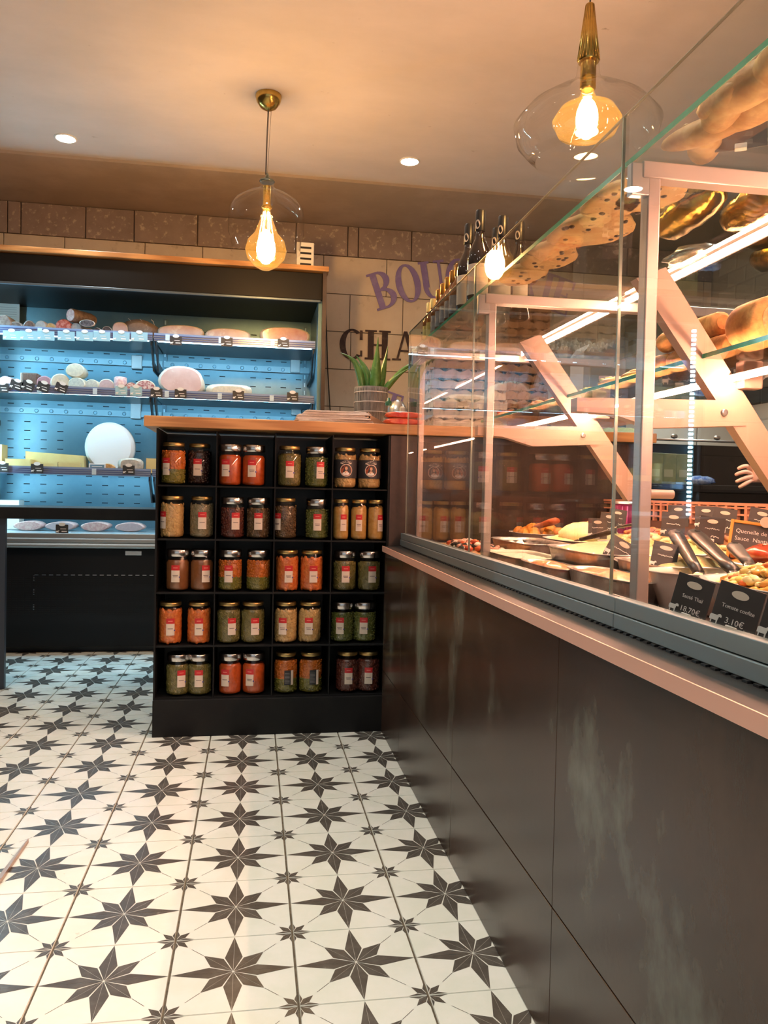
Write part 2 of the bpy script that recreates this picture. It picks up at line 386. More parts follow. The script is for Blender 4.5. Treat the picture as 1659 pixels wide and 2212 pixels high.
def pendant2():
    y = 1.95; Z = lambda py: atY(1270, py, y).z
    x = atY(1268, 250, y).x
    t = thing('pendant_lamp', 'wide squashed clear glass pendant lamp with a tall brass cone over the deli case', 'lamp', (x, y, ZC))
    z0, z1 = Z(8)-ZC, Z(132)-ZC
    MB().tube([(0, 0, 0), (0, 0, z0)], .002, 6).build('cord', BLACK, t)
    MB().lathe([(.055, 0), (.055, -.02), (.01, -.03)], 28).build('canopy', BRASS, t)
    mb = MB(); n = 40
    prof = [(.009, z0), (.011, z0-.002), (.028, z1), (.026, z1-.003)]
    mb.lathe(prof, n)
    for k in range(20):
        a = 2*pi*k/20; mb.tube([(.0105*cos(a), .0105*sin(a), z0-.003), (.028*cos(a), .028*sin(a), z1+.001)], .0012, 4)
    mb.build('brass_cone', BRASS, t)
    zs = [Z(p)-ZC for p in (134, 165, 185, 205, 235, 270, 305, 330, 348)]
    shell([(.026, zs[0]), (.03, zs[1]), (.045, zs[2]), (.095, zs[3]-.0), (.150, zs[4]), (.186, zs[5]), (.176, zs[6]), (.150, zs[7]), (.128, zs[8]), (.130, zs[8]-.002)], 56).build('glass_shade', LAMPGLASS, t)
    MB().lathe([(.02, z1-.003), (.02, Z(192)-ZC), (.016, Z(196)-ZC)], 24).build('bulb_holder', BRASS, t)
    zc = Z(262)-ZC
    b = MB().lathe([(.015, Z(198)-ZC), (.03, zc+.045), (.07, zc+.03), (.088, zc), (.072, zc-.032), (.035, zc-.048), (.001, zc-.05)], 32, cap0=False, cap1=False).build('bulb', BULBGLASS, t)
    g = MB(); g.ell((0, 0, zc+.006), .028, .028, .052, nu=14, nv=8)  # ellipsoid swollen to the size of the bulb's glare
    g.build('filament_glare', E_BULB, b)
pendant2()

# ================================================================== JAR SHELVING UNIT
UX0, UX1, UY = -.335, .487, 2.85
ZU = [.13]+[.13+.1885*k for k in range(1, 6)]
def jar_unit():
    t = thing('jar_shelving', 'black open shelving unit filled with preserve jars under the oak counter', 'shelving', (0, UY, 0))
    cw = (UX1-UX0)/4; d = .30
    MB().box(UX0, UX1, -.012, .34, 0, ZU[0], bev=.0015).build('plinth', BLACK2, t)
    for k in range(1, 5): MB().box(UX0+.006, UX1-.006, .004, d, ZU[k]-.006, ZU[k], bev=.0008).build('shelf', BLACK2, t)
    MB().box(UX0+.006, UX1-.006, .004, d, ZU[0], ZU[0]+.004).build('shelf', BLACK2, t)
    for k in range(1, 4): MB().box(UX0+cw*k-.002, UX0+cw*k+.002, .006, d, ZU[0], 1.075).build('divider', BLACK2, t)
    MB().box(UX0, UX0+.006, 0, d+.01, ZU[0], 1.08).build('side_panel', BLACK2, t)
    MB().box(UX1-.004, UX1+.002, 0, d+.01, ZU[0], 1.08).build('side_panel', BLACK2, t)
    MB().box(UX0, UX1, d, d+.01, ZU[0], 1.08).build('back_panel', BLACK, t)
jar_unit()
t = thing('counter_cabinet', 'dark brown-black counter body behind the end of the glass case', 'cabinet', (0, 2.85, 0))
MB().box(.49, 1.5, 0, .5, .0, 1.082, bev=.002).build('cabinet_body', BROWN, t)
tag(MB().box(-.376, 1.52, 2.83, 3.62, 1.084, 1.121, bev=.003).build('worktop', OAK), 'long oak worktop over the jar shelving, running behind the glass case', 'worktop')

# jars ------------------------------------------------------------
GOLD = M('gold_lid', (.50, .36, .14), rough=.3, metal=.9); SILV = M('silver_cap', (.7, .68, .66), rough=.2, metal=1)
def bean(c, c2, rough=.25): return M('food_%d' % len(MATS), c, c2, rough=rough, scale=70, fac=(.35, .65), coat=.3)
FOOD = {'carrotpeas': [bean((.62, .17, .02), (.42, .10, .01)), bean((.22, .19, .03), (.14, .13, .02))],
        'carrot': [bean((.60, .10, .02), (.42, .07, .015))]*2,
        'greenbeans': [bean((.13, .11, .03), (.22, .18, .05))]*2,
        'dark': [bean((.03, .015, .012), (.05, .02, .02))]*2,
        'white': [bean((.62, .42, .18), (.50, .30, .11))]*2,
        'grey': [bean((.30, .24, .14), (.22, .18, .10))]*2,
        'orange': [bean((.75, .22, .05), (.62, .13, .03))]*2,
        'soup': [bean((.26, .10, .035), (.22, .08, .03))]*2,
        'peas': [bean((.17, .18, .04), (.10, .12, .03))]*2,
        'lentil': [bean((.15, .09, .04), (.09, .05, .025))]*2,
        'mushroom': [bean((.62, .38, .12), (.50, .27, .07))]*2,
        'redbrown': [bean((.14, .035, .02), (.09, .02, .015))]*2}
JM = {}
def jar_meshes(kind, slim, cap):
    key = (kind, slim, cap)
    if key in JM: return JM[key]
    r = .031 if slim else .0435; h = .15
    top = {'gold': .138, 'silver': .128}[cap]
    rn = r*.82 if cap == 'gold' else r*.86
    body = MB().lathe([(r*.75, 0), (r*.96, .004), (r, .014), (r, top-.026), (r*.97, top-.014), (rn, top-.004), (rn, top)], 28, cap0=True, cap1=False).mesh('glass_body', JARGLASS)
    if cap == 'gold':
        lid = MB().lathe([(rn+.001, top-.002), (rn+.002, top+.001), (rn+.002, top+.009), (rn, top+.011), (rn*.8, top+.010)], 28).mesh('lid', GOLD)
    else:
        lid = MB().lathe([(rn+.002, top-.004), (rn+.003, top-.002), (rn+.003, top+.018), (rn+.001, top+.021), (rn*.9, top+.0205)], 28).mesh('lid', SILV)
    mb = MB(); g = random.Random(hash(kind) % 1000 if False else len(JM)+5); ri = r*.955
    fill = top-.014
    two = kind == 'carrotpeas'
    mb.lathe([(ri*.72, .004), (ri*.93, .008), (ri*.955, .016), (ri*.955, fill*.45)], 20, 1 if two else 0)
    mb.lathe([(ri*.955, fill*.45), (ri*.955, fill-.012), (ri*.8, fill-.003)], 20, 0)
    size = {'carrotpeas': .0045, 'carrot': .0, 'greenbeans': .0042, 'dark': .006, 'white': .0058, 'grey': .0048, 'orange': .0085, 'soup': 0,
            'peas': .0036, 'lentil': .004, 'mushroom': .0115, 'redbrown': .005}[kind]
    if size:
        n = int(min(260, (2*pi*ri*fill)/(size*size*3.0)))
        for k in range(n):
            a = g.uniform(pi*.95, pi*2.05) if g.random() < .97 else g.uniform(0, 2*pi)
            z = g.uniform(.010, fill-.004); s = size*g.uniform(.8, 1.15)
            rad = ri-s*.75 if kind != 'mushroom' else ri-s
            if kind == 'greenbeans': rx, ry, rz = s*.7, s*.7, s*5.5; ry_ = Matrix.Rotation(g.uniform(-.9, .9), 3, 'Y')
            elif kind in ('white', 'grey', 'orange'): rx, ry, rz = s, s*.65, s*1.45; ry_ = Matrix.Rotation(g.uniform(0, pi), 3, 'Y')
            else: rx, ry, rz = s, s*.9, s*g.uniform(.85, 1.1); ry_ = Matrix.Rotation(g.uniform(0, pi), 3, 'Y')
            if kind == 'greenbeans': z = min(max(z, .03), fill-.028)
            rot = Matrix.Rotation(a+pi/2, 3, 'Z') @ ry_
            c = (rad*cos(a), rad*sin(a), z)
            mb.ell(c, rx, ry, rz, 1 if (two and z < fill*.45) else 0, nu=7, nv=5, rot=rot)
    cont = mb.mesh('contents', FOOD[kind])
    JM[key] = (body, lid, cont, r, top); return JM[key]
def curved(r, a0, a1, z0, z1, m=0, n=6, mb=None):
    mb = mb or MB(); v = []; f = []
    for k in range(n+1):
        a = a0+(a1-a0)*k/n; v += [(r*cos(a), r*sin(a), z0), (r*cos(a), r*sin(a), z1)]
    for k in range(n): f.append((2*k, 2*k+2, 2*k+3, 2*k+1))
    return mb.add(v, f, m, True)
INK = M('ink', (.09, .06, .06), rough=.6)
NAMES = {'carrotpeas': 'carrots over peas', 'carrot': 'grated carrot', 'greenbeans': 'green beans', 'dark': 'dark fruit', 'white': 'white beans', 'grey': 'grey-green beans',
         'orange': 'orange beans', 'soup': 'brown soup', 'peas': 'small green peas', 'lentil': 'brown lentils', 'mushroom': 'large pale mushrooms', 'redbrown': 'red-brown compote'}
LABW = M('label_black', (.03, .03, .035), rough=.5)
def jar(px, row, kind, cap, lab, where, slim=False, special=None, dy=0):
    body, lid, cont, r, top = jar_meshes(kind, slim, cap)
    zb = ZU[5-row]+(.0005 if row < 5 else .0045)
    y = UY+.015+r+dy; x = atY(px, 1300, y).x
    x -= (atY(px, 1300, y)-atY(px, 1300, y)).x
    # column of pixels leans with the camera roll: solve x at the height of the jar
    q = Vector((x, y, zb+.07))-C0; dep = q.dot(_f); py = H/2-FPX*q.dot(_u)/dep; x = atY(px, py, y).x
    capn = 'gold-lidded' if cap == 'gold' else 'silver-capped'
    t = thing('preserve_jar', '%s jar of %s, %s' % (capn, NAMES[kind] if not special else 'beans with portrait label', where), 'jar', (x, y, zb), (0, 0, 0), 'preserve jars on the black shelves')
    b = put('glass_body', body, t); put('lid', lid, t); c = put('contents', cont, t, rot=(0, 0, 0))
    if special:
        b['label'] = 'glass jar body'; rl = r+.0006
        lb = curved(rl, pi*1.08, pi*1.92, .038, .105, 0, 14).build('paper_label', LABW, t)
        # round portrait badge and cream banner
        mb = MB(); cz = .066
        def patch(cx, cz_, rx, rz, m, n=24, off=0, inner=0):
            v = []; f = []
            for k in range(n):
                a = 2*pi*k/n
                for q_ in ((1, inner) if inner else (1,)):
                    s_ = cx+rx*q_*cos(a); an = -pi/2+s_/r; rr_ = rl+.0003+off; v.append((rr_*cos(an), rr_*sin(an), cz_+rz*q_*sin(a)))
            if inner: f = [(2*k, 2*((k+1) % n), 2*((k+1) % n)+1, 2*k+1) for k in range(n)]
            else: f = [tuple(range(n))]
            mb.add(v, f, m)
        patch(0, cz, .0205, .0205, 0); patch(0, cz, .0225, .0225, 1, off=.0002, inner=.9)
        patch(0, cz+.0065, .005, .006, 2, 14, .0006); patch(0, cz+.011, .0055, .004, 4, 14, .0005)
        patch(-.001, cz-.012, .013, .006, 3, 14, .0004); patch(0, cz-.006, .006, .005, 2, 12, .0003)
        mb2 = MB()
        patch(0, cz+.0245, .019, .0035, 1, 16, .0007)
        mb.build('portrait_badge', [M('badge_orange', (.45, .10, .03), (.25, .05, .02), rough=.5, scale=60), CREAM, M('badge_skin', (.7, .42, .28), rough=.6), WHITEP, M('badge_hair', (.25, .12, .06), rough=.7)], lb)
        for k, ch in enumerate('MOGETTES'):
            s_ = (k-3.5)*.0052; an = -pi/2+s_/r
            text(ch, .0085, CREAM, t if False else lb, ((rl+.001)*cos(an), (rl+.001)*sin(an), .0955-.00018*abs(k-3.5)**2*3), (pi/2, 0, an+pi/2), ext=.0001)
        return t
    if lab is None: return t
    back = lab == 'back'; an = -pi/2+(lab if not back else 0)
    hw = .0125/r if not slim else .010/r
    rl = r+.0006
    if back:
        lb = curved(rl, an-.15, an+.55, .035, .088, 0, 8).build('back_label', LABW, t)
        curved(rl+.0003, an+.40, an+.62, .035, .088, 0, 4).build('bar_label', CREAM, t)
        mb = MB()
        for k in range(8): curved(rl+.0003, an-.1, an+.3, .042+k*.005, .0433+k*.005, 0, 4, mb)
        mb.build('fine_print', M('grey_ink', (.3, .3, .3)), lb)
    else:
        lb = curved(rl, an-hw*1.15, an+hw*1.15, .034, .076, 0, 8).build('paper_label', CREAM, t)
        tp = curved(rl+.0002, an-hw*1.15, an+hw*1.15, .0755, .094, 0, 8).build('label_band', RED, t)
        mb = MB(); curved(rl+.0004, an-hw*.6, an+hw*.6, .0835, .0860, 0, 5, mb)
        mb.build('band_mark', M('band_mark', (.75, .25, .2), rough=.5), tp)
        mb = MB()
        curved(rl+.0004, an-hw*.75, an+hw*.7, .0570, .0588, 0, 5, mb)
        if (px+row) % 2: curved(rl+.0004, an-hw*.6, an+hw*.65, .0522, .0540, 0, 5, mb)
        mb.build('print_line', INK, lb)
        if row != 2:
            dot = MB().ell((0, 0, 0), .0028, .0028, .0028, nu=8, nv=4, T=Tm(((rl+.0002)*cos(an+hw*1.15), (rl+.0002)*sin(an+hw*1.15), .052), sc=(1, 1, 1))).build('blue_seal', M('blue_seal', (.10, .08, .3), rough=.5), lb)
    return t
ROWW = ['top shelf row', 'second shelf row', 'middle shelf row', 'fourth shelf row', 'bottom shelf row']
JARS = [
 [(375, 'carrotpeas', 'gold', -.55), (431, 'dark', 'gold', -.1), (497, 'carrot', 'silver', -.35), (548, 'carrot', 'silver', -.15), (625, 'greenbeans', 'gold', 0), (684, 'peas', 'silver', .25), (745, 'white', 'gold', 'S'), (798, 'white', 'gold', 'S')],
 [(372, 'white', 'gold', -.75), (436, 'grey', 'gold', .1), (502, 'redbrown', 'silver', .3), (558, 'lentil', 'silver', 0), (615, 'lentil', 'gold', -.7), (685, 'peas', 'silver', -.05), (736, 'mushroom', 'gold', .25, 1), (775, 'mushroom', 'gold', -.1, 1), (811, 'mushroom', 'gold', .5, 1)],
 [(384, 'soup', 'silver', -.1), (436, 'soup', 'silver', .4), (497, 'carrotpeas', 'silver', -.1), (558, 'carrotpeas', 'silver', None), (620, 'orange', 'gold', .1), (673, 'orange', 'gold', .1), (744, 'greenbeans', 'silver', .0), (797, 'greenbeans', 'silver', .15)],
 [(368, 'orange', 'gold', .1), (430, 'orange', 'gold', .05), (494, 'greenbeans', 'gold', .3), (546, 'greenbeans', 'gold', .2), (617, 'white', 'gold', -.3), (669, 'white', 'gold', -.15), (739, 'peas', 'silver', -.3), (787, 'peas', 'silver', -.2)],
 [(385, 'greenbeans', 'silver', .35), (431, 'greenbeans', 'silver', 0), (497, 'carrot', 'silver', -.4), (548, 'carrot', 'silver', -.35), (617, 'carrotpeas', 'gold', 'back'), (671, 'carrotpeas', 'gold', 'back'), (750, 'redbrown', 'gold', 0), (795, 'redbrown', 'gold', -.1)]]
for ri_, rw in enumerate(JARS):
    n = len(rw)
    for k, e in enumerate(rw):
        slim = len(e) > 4; sp = e[3] == 'S'
        jar(e[0], ri_+1, e[1], e[2], None if sp else e[3], '%s from the left in the %s' % (ORD[k], ROWW[ri_]), slim, sp, dy=.0 if not (ri_ == 0 and k == 1) else .03)

# ================================================================== WALL FRIDGE
FX0, FX1, FY, FB = -1.50, .373, 4.33, 4.93
FBACK = M('fridge_back_panel', (.13, .26, .33), (.17, .31, .38), rough=.35, metal=.45, scale=3)
FRAIL = M('price_rail', (.30, .38, .55), rough=.25, metal=.3)
fr = thing('wall_fridge', 'tall dark open-fronted chiller cabinet with blue-lit shelves against the block wall', 'fridge', (0, 0, 0))
MB().box(FX0, FX1-.04, FB, FB+.05, .3, 2.03).build('back_panel', FBACK, fr)
MB().box(FX1-.04, FX1-.022, FY+.02, FB+.05, .55, 2.03).build('inner_lining', FBACK, fr)
MB().box(FX0, FX0+.02, FY+.02, FB+.05, .55, 2.03).build('inner_lining', FBACK, fr)
MB().box(FX1-.022, FX1, FY-.02, YW-.02, 0, 2.055, bev=.002).build('side_panel', BROWN, fr)
MB().box(FX0-.022, FX0, FY-.02, YW-.02, 0, 2.055, bev=.002).build('side_panel', BROWN, fr)
MB().box(FX0, FX1-.022, FY, FB, 1.905, 2.05, bev=.004).build('canopy', FRB, fr)
MB().box(FX0, FX1-.03, FY-.004, FY+.01, 1.893, 1.905, bev=.002).build('canopy_lip', M('canopy_lip', (.15, .2, .25), rough=.3, metal=.6), fr)
MB().box(FX0-.03, FX1+.01, FY-.03, YW-.02, 2.055, 2.082, bev=.003).build('oak_top', OAK, fr)
MB().box(FX0, FX1-.022, FY, FB, .03, .545, bev=.004).build('base', FRB, fr)
MB().box(FX0, FX1-.022, FY+.04, FB, 0, .03).build('foot_recess', BLACK, fr)
MB().box(FX0, FX1-.03, FY-.035, FY+.02, .548, .575, bev=.01).box(FX0, FX1-.03, FY-.028, FY+.02, .575, .6, bev=.006).box(FX0, FX1-.03, FY-.02, FY+.02, .6, .625, bev=.003).build('bumper', M('bumper_grey', (.36, .37, .37), rough=.35, metal=.5), fr)
MB().box(FX0, FX1-.03, FY+.002, FY+.008, .625, .695).build('glass_riser', GLASS, fr)
MB().box(FX0, FX1-.04, FY+.02, FB, .60, .625).build('well_floor', M('well_floor', (.4, .5, .55), rough=.3, metal=.5), fr)
MB().box(-.66, -.575, FY-.004, FY, .512, .535, bev=.002).build('badge', STEELB, fr)
# base grille slits
mb = MB()
for band in (.345, .27, .20):
    for k in range(5):
        z = band+.045-k*.011
        for x in [FX0+.25+i*.032 for i in range(36)]: mb.box(x, x+.024, FY-.0015, FY+.001, z, z+.004)
o = mb.build('grille_slits', M('slit_black', (.004, .004, .004), rough=.8), fr); o['kind'] = 'stuff'
mb = MB()
for i in range(30):
    x = FX0+.39+i*.036; mb.box(x, x+.02, FY-.0025, FY-.001, .405, .4085)
for z in (.40, .392, .384, .376, .33, .322, .314, .305, .25, .242, .234, .225): mb.box(-1.115, -1.109, FY-.0025, FY-.001, z, z+.003)
o = mb.build('grille_highlights', STEELB, fr); o['kind'] = 'stuff'
# slots punched in the back
mb = MB()
for z in [1.81-.052*k for k in range(22)]:
    for x0 in (-1.42, -.98, -.49, -.03):
        for i in range(4): mb.box(x0+i*.092, x0+i*.092+.034, FB-.0015, FB+.001, z, z+.005)
o = mb.build('back_slots', M('slot_dark', (.01, .02, .03), rough=.8), fr); o['kind'] = 'stuff'
# notched uprights
for x in (-.535, .30):
    mb = MB().box(x-.012, x+.012, FB-.012, FB, .7, 1.88)
    for k in range(24): mb.box(x-.004, x+.004, FB-.013, FB-.011, .74+k*.048, .765+k*.048, 1)
    mb.build('shelf_upright', [M('upright_blue', (.12, .22, .28), rough=.4, metal=.5), M('upright_slot', (.5, .75, .85), rough=.3)], fr)
def fshelf(x0, x1, z, tilt=0):
    s = MB().box(x0, x1, 4.44, FB-.005, z-.016, z-.006).build('shelf', M('shelf_metal', (.10, .13, .15), rough=.3, metal=.5), fr)
    mb = MB().box(x0, x1, 4.425, 4.44, z-.026, z+.016, 0)
    for k in range(3): mb.box(x0, x1, 4.4235, 4.425, z-.020+k*.011, z-.017+k*.011, 1)
    n = int((x1-x0)/.28)
    for k in range(n+1):
        xx = x0+.06+k*.28
        if xx < x1-.03: mb.box(xx, xx+.022, 4.422, 4.424, z-.022, z+.010, 2)
    mb.build('price_rail', [FRAIL, M('rail_line', (.05, .07, .2), rough=.3), M('rail_clip', (.6, .75, .85), rough=.3)], s)
    MB().box(x0+.02, x1-.02, 4.443, 4.458, z-.0245, z-.0175).build('led_strip', E_FR, s)
    if z > 1.5: MB().box(x0+.02, x1-.02, 4.428, 4.438, z-.0305, z-.0265).build('led_strip', emat('fridge_led_soft', (.45, .8, 1), 9), s)
    for xx in (x0+.008, x1-.008):
        mb = MB(); mb.prism([(4.44, z-.02), (4.44, z-.05), (4.50, z-.10), (4.56, z-.17), (FB, z-.17), (FB, z-.14), (4.58, z-.12), (4.52, z-.05), (4.5, z-.02)], xx-.004, xx+.004, axis='x')
        mb.build('shelf_bracket', BLACK, s)
    return s
def lip(x0, x1, z):
    mb = MB().box(x0, x1, FB-.02, FB-.004, z-.035, z-.0, 0)
    n = int((x1-x0)/.082)
    for k in range(n): mb.lathe([(.011, 0), (.011, .002), (.008, .003)], 12, 1, Tm((x0+.05+k*.082, FB-.0205, z-.018), (pi/2, 0, 0)))
    mb.build('riveted_strip', [M('lip_blue', (.26, .42, .50), rough=.35, metal=.3), M('lip_disc', (.16, .30, .38), rough=.3, metal=.4)], fr)
for z in (1.685, 1.382): 
    for a, b in ((FX0+.03, -.548), (-.540, .325)): fshelf(a, b, z); lip(a, b, z-.06)
for a, b in ((FX0+.03, -.548), (-.540, .325)): fshelf(a, b, .955)
for px, py, hh in ((295, 782, .04), (638, 790, .042), (293, 888, .045), (640, 886, .03)):
    q = atY(px, py, FB-.03)
    MB().box(q.x-.03, q.x+.03, FB-.03, FB-.006, q.z-hh, q.z+hh, bev=.004).build('led_reflection', M('led_reflection_white', (.75, .85, .9), rough=.25), fr)  # white plate standing in for a bright LED reflection on the back panel
for x, z in ((-.57, 1.40), (.26, 1.36), (-.60, 1.0), (-.57, .76)):
    MB().lathe([(.02, 0), (.02, .006), (.015, .008)], 18, 0, Tm((x, FB-.004, z), (pi/2, 0, 0))).build('sensor_disc', M('sensor', (.2, .38, .46), rough=.3), fr)
mb = MB()
for k in range(44): mb.box(FX0+.022, FX0+.030, FY+.03, FY+.045, .72+k*.0265, .733+k*.0265)
mb.build('side_led_strip', emat('side_led', (.48, .85, 1), 130), fr)
mb = MB()
for k in range(40): mb.box(FX1-.052, FX1-.044, FY+.03, FY+.036, .72+k*.0275, .735+k*.0275)
ld = bpy.data.lights.new('canopy_lamp', 'AREA'); ld.shape = 'RECTANGLE'; ld.size = 1.7; ld.size_y = .015; ld.energy = 2.2; ld.color = (.35, .72, 1); ld.spread = math.radians(70)
lo = bpy.data.objects.new('canopy_lamp', ld); COL.objects.link(lo); lo.parent = fr; lo.location = ((FX0+FX1)/2, 4.37, 1.895); lo.rotation_euler = (math.radians(8), 0, 0)
# paper notice
nt_ = thing('paper_notice', 'printed white notice sheet taped inside the fridge above the left sausages', 'notice', atY(0, 690, 4.86))
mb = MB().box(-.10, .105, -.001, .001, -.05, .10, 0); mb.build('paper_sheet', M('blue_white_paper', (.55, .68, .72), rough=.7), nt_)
mb = MB()
for k in range(8): mb.box(-.02, .09, -.0016, -.001, .07-k*.013, .0725-k*.013)
mb.build('print_line', M('faint_ink', (.3, .42, .48)), nt_)

# ---- things on the fridge shelves
def pill(w, h, d, n=22, irr=0, seed=1, sq=2.0, rim=.12, cut=(0, 1), flat=.0, back=.85, mats=None, name='food'):
    g = random.Random(seed); ph = [g.uniform(0, 2*pi) for _ in range(4)]
    def out(s):
        o = []
        for k in range(n):
            a = 2*pi*k/n; ca, sa = cos(a), sin(a)
            r = (abs(ca)**sq+abs(sa)**sq)**(-1/sq); r *= 1+irr*(sin(2*a+ph[0])*.5+sin(3*a+ph[1])*.35+sin(5*a+ph[2])*.2)
            z = r*sa*h/2*s; o.append((r*ca*w/2*s, max(z, -h/2*(1-flat))))
        return o
    mb = MB(); secs = [(1-rim, 0), (1, rim*min(w, h)*.5), (1.0, d*.5), (1, d*(1-.15)), (back, d)]
    rings = [[(x, y, z) for x, z in out(s)] for s, y in secs]; v = [p for r_ in rings for p in r_]; f = []
    for j in range(len(rings)-1):
        for i in range(n): f.append((j*n+i, j*n+(i+1) % n, (j+1)*n+(i+1) % n, (j+1)*n+i))
    mb.add(v, f, 0, True)
    mb.add(rings[0], [tuple(range(n))], 1); mb.add(rings[-1], [tuple(range(n))[::-1]], 0)
    return mb
SAUS = {'brown': ((.16, .10, .08), (.25, .18, .15)), 'gray': ((.42, .40, .38), (.55, .5, .46)), 'orange': ((.55, .28, .06), (.75, .5, .25)),
        'red': ((.55, .10, .07), (.75, .35, .30)), 'dark': ((.06, .05, .05), (.16, .13, .13)), 'cream': ((.72, .66, .5), (.62, .58, .45)),
        'mauve': ((.45, .24, .27), (.5, .28, .3)), 'lilac': ((.55, .45, .48), (.6, .5, .52)), 'pink': ((.62, .35, .34), (.75, .55, .5)),
        'marble': ((.38, .12, .14), (.75, .62, .58)), 'blueg': ((.5, .55, .5), (.62, .66, .58))}
def smat(k, sc=60):
    c = SAUS[k]; return M('meat_'+k, c[0], c[1], rough=.35, scale=sc, fac=(.42, .58), coat=.2)
SKIN = M('casing', (.45, .40, .36), (.6, .55, .5), rough=.45, scale=40)
HAM = M('ham_cut', (.50, .22, .20), (.62, .38, .34), rough=.3, scale=14, fac=(.35, .65), c3=(.82, .74, .68), scale3=9, fac3=(.56, .62), coat=.3)
HAMG = M('ham_cut_pale', (.62, .46, .42), (.72, .58, .52), rough=.3, scale=12, c3=(.82, .78, .72), scale3=10, fac3=(.56, .62), coat=.3)
FAT = M('fat_rind', (.80, .72, .60), (.72, .62, .48), rough=.4, scale=20, coat=.2)
DHAM = M('smoked_ham', (.22, .17, .14), (.32, .26, .21), rough=.35, scale=12, c3=(.6, .52, .42), scale3=16, fac3=(.6, .68), coat=.4)
def fitem(name, label, cat, px, py, w, h, zs, mats, d=.12, yy=4.5, group=None, rot=0, lift=None, **kw):
    """w,h in photo pixels; zs = shelf top it stands on"""
    c = atY(px, py, yy); s = yy*1.0/FPX*1.02; ww, hh = w*s*.95, h*s
    z = (zs+hh/2+.0005) if lift is None else lift+hh/2
    t = thing(name, label, cat, (c.x, yy, z), (0, 0, rot), group)
    pill(ww, hh, d, **kw).build('meat' if cat in ('sausage', 'ham') else 'body', mats, t)
    return t
L1, L2, L3, LB = 1.679, 1.376, .949, .6255
G1 = 'cured sausages on the top fridge shelf'
for k, (px, w, h, mk, lb) in enumerate([(6, 34, 34, 'brown', 'brown sausage end at the far left edge of the top fridge shelf'), (33, 27, 22, 'brown', 'small brown sausage below the notice sheet on the top fridge shelf'),
        (63, 23, 25, 'brown', 'dark brown wrinkled sausage left of the pale one on the top fridge shelf'), (87, 25, 26, 'gray', 'pale grey-white sausage end on the top fridge shelf'),
        (110, 22, 23, 'orange', 'orange sausage end left of the big red one on the top fridge shelf'), (136, 31, 32, 'red', 'big red salami end in the middle of the top fridge shelf'),
        (164, 25, 25, 'gray', 'grey marbled sausage end right of the red salami'), (190, 28, 16, 'brown', 'low dark sausage under the sliced oval piece'), (210, 18, 18, 'dark', 'small blackish sausage on the top fridge shelf'),
        (231, 22, 22, 'dark', 'dark knotted sausage end beside the smoked ham')]):
    fitem('sausage', lb, 'sausage', px, 700, w, h, L1, [SKIN if mk != 'red' else smat('red'), smat(mk)], group=G1, irr=.05, seed=k+3, rot=R_.uniform(-.2, .2))
tp = fitem('sausage', 'thick mottled salami lying across the sausages on the top fridge shelf', 'sausage', 152, 680, 27, 27, L1, [M('meat_brownskin', (.16, .11, .08), (.28, .2, .15), rough=.4, scale=50), smat('pink')], d=.16, lift=L1+.072, rot=-.6, group=G1)
fitem('sausage_slab', 'dark oval sliced sausage piece with a white edge on the top fridge shelf', 'sausage', 188, 694, 32, 14, L1, [FAT, smat('dark')], d=.02, lift=L1+.045, yy=4.47, group=G1)
fitem('cured_ham', 'small pale cured ham knuckle left of the tied smoked ham', 'ham', 259, 697, 32, 33, L1, [FAT, HAMG], irr=.08, seed=4, group='hams on the top fridge shelf')
th = fitem('cured_ham', 'large brown smoked ham tied with string on the top fridge shelf', 'ham', 302, 697, 78, 40, L1, [DHAM, DHAM], d=.2, irr=.1, seed=9, rim=.4, group='hams on the top fridge shelf')
mb = MB()
for a in (-.6, 0, .6):
    mb.tube([(a*.1+.06*cos(t_)*.3, -.004+.03*abs(cos(t_)), .052*sin(t_)) for t_ in [pi*k/6-pi/2 for k in range(7)]], .0012, 4)
mb.build('string', PAPER, th)
for px, w, h, sd, lb in ((390, 96, 32, 2, 'flat pink cut ham, leftmost of three on the right half of the top fridge shelf'), (494, 98, 30, 5, 'lumpy pink cut ham, middle of three on the right half of the top fridge shelf'), (616, 106, 40, 8, 'thick dark-pink cut ham with white fat rim, rightmost on the top fridge shelf')):
    fitem('cured_ham', lb, 'ham', px, 710, w, h, L1, [FAT, HAM if px > 500 else HAMG], d=.16, irr=.05, seed=sd, sq=2.6, rim=.1, flat=.1, group='hams on the top fridge shelf')
G2 = 'sausages and cold cuts on the middle fridge shelf'
for k, (px, w, h, mk, sk, lb) in enumerate([(10, 30, 26, 'pink', 'pink', 'pink pate end at the left edge of the middle fridge shelf'), (33, 26, 20, 'gray', 'gray', 'low grey-white sausage behind cards on the middle fridge shelf'),
        (95, 32, 30, 'mauve', 'mauve', 'round mauve sausage end right of the dark crusted block'), (130, 38, 36, 'cream', 'cream', 'rolled white and brown stuffed meat on the middle fridge shelf'),
        (165, 36, 30, 'blueg', 'cream', 'pale greenish round sausage under the cream one'), (198, 31, 27, 'blueg', 'cream', 'greenish white sausage with a tied skin on the middle fridge shelf'),
        (230, 33, 29, 'lilac', 'cream', 'white-rimmed lilac sausage end on the middle fridge shelf'), (284, 25, 25, 'marble', 'brown', 'small dark marbled salami end on the middle fridge shelf'), (314, 42, 31, 'marble', 'cream', 'large marbled salami with white skin at the shelf divider')]):
    fitem('sausage', lb, 'sausage', px, 820, w, h, L2, [smat(sk), smat(mk, 90)], group=G2, irr=.03, seed=k, rot=R_.uniform(-.15, .25))
o = fitem('sausage', 'cream coloured round sausage lying on top of the pale greenish ones', 'sausage', 162, 804, 38, 29, L2, [smat('cream'), smat('cream')], lift=L2+.078, group=G2, irr=.04, seed=3)
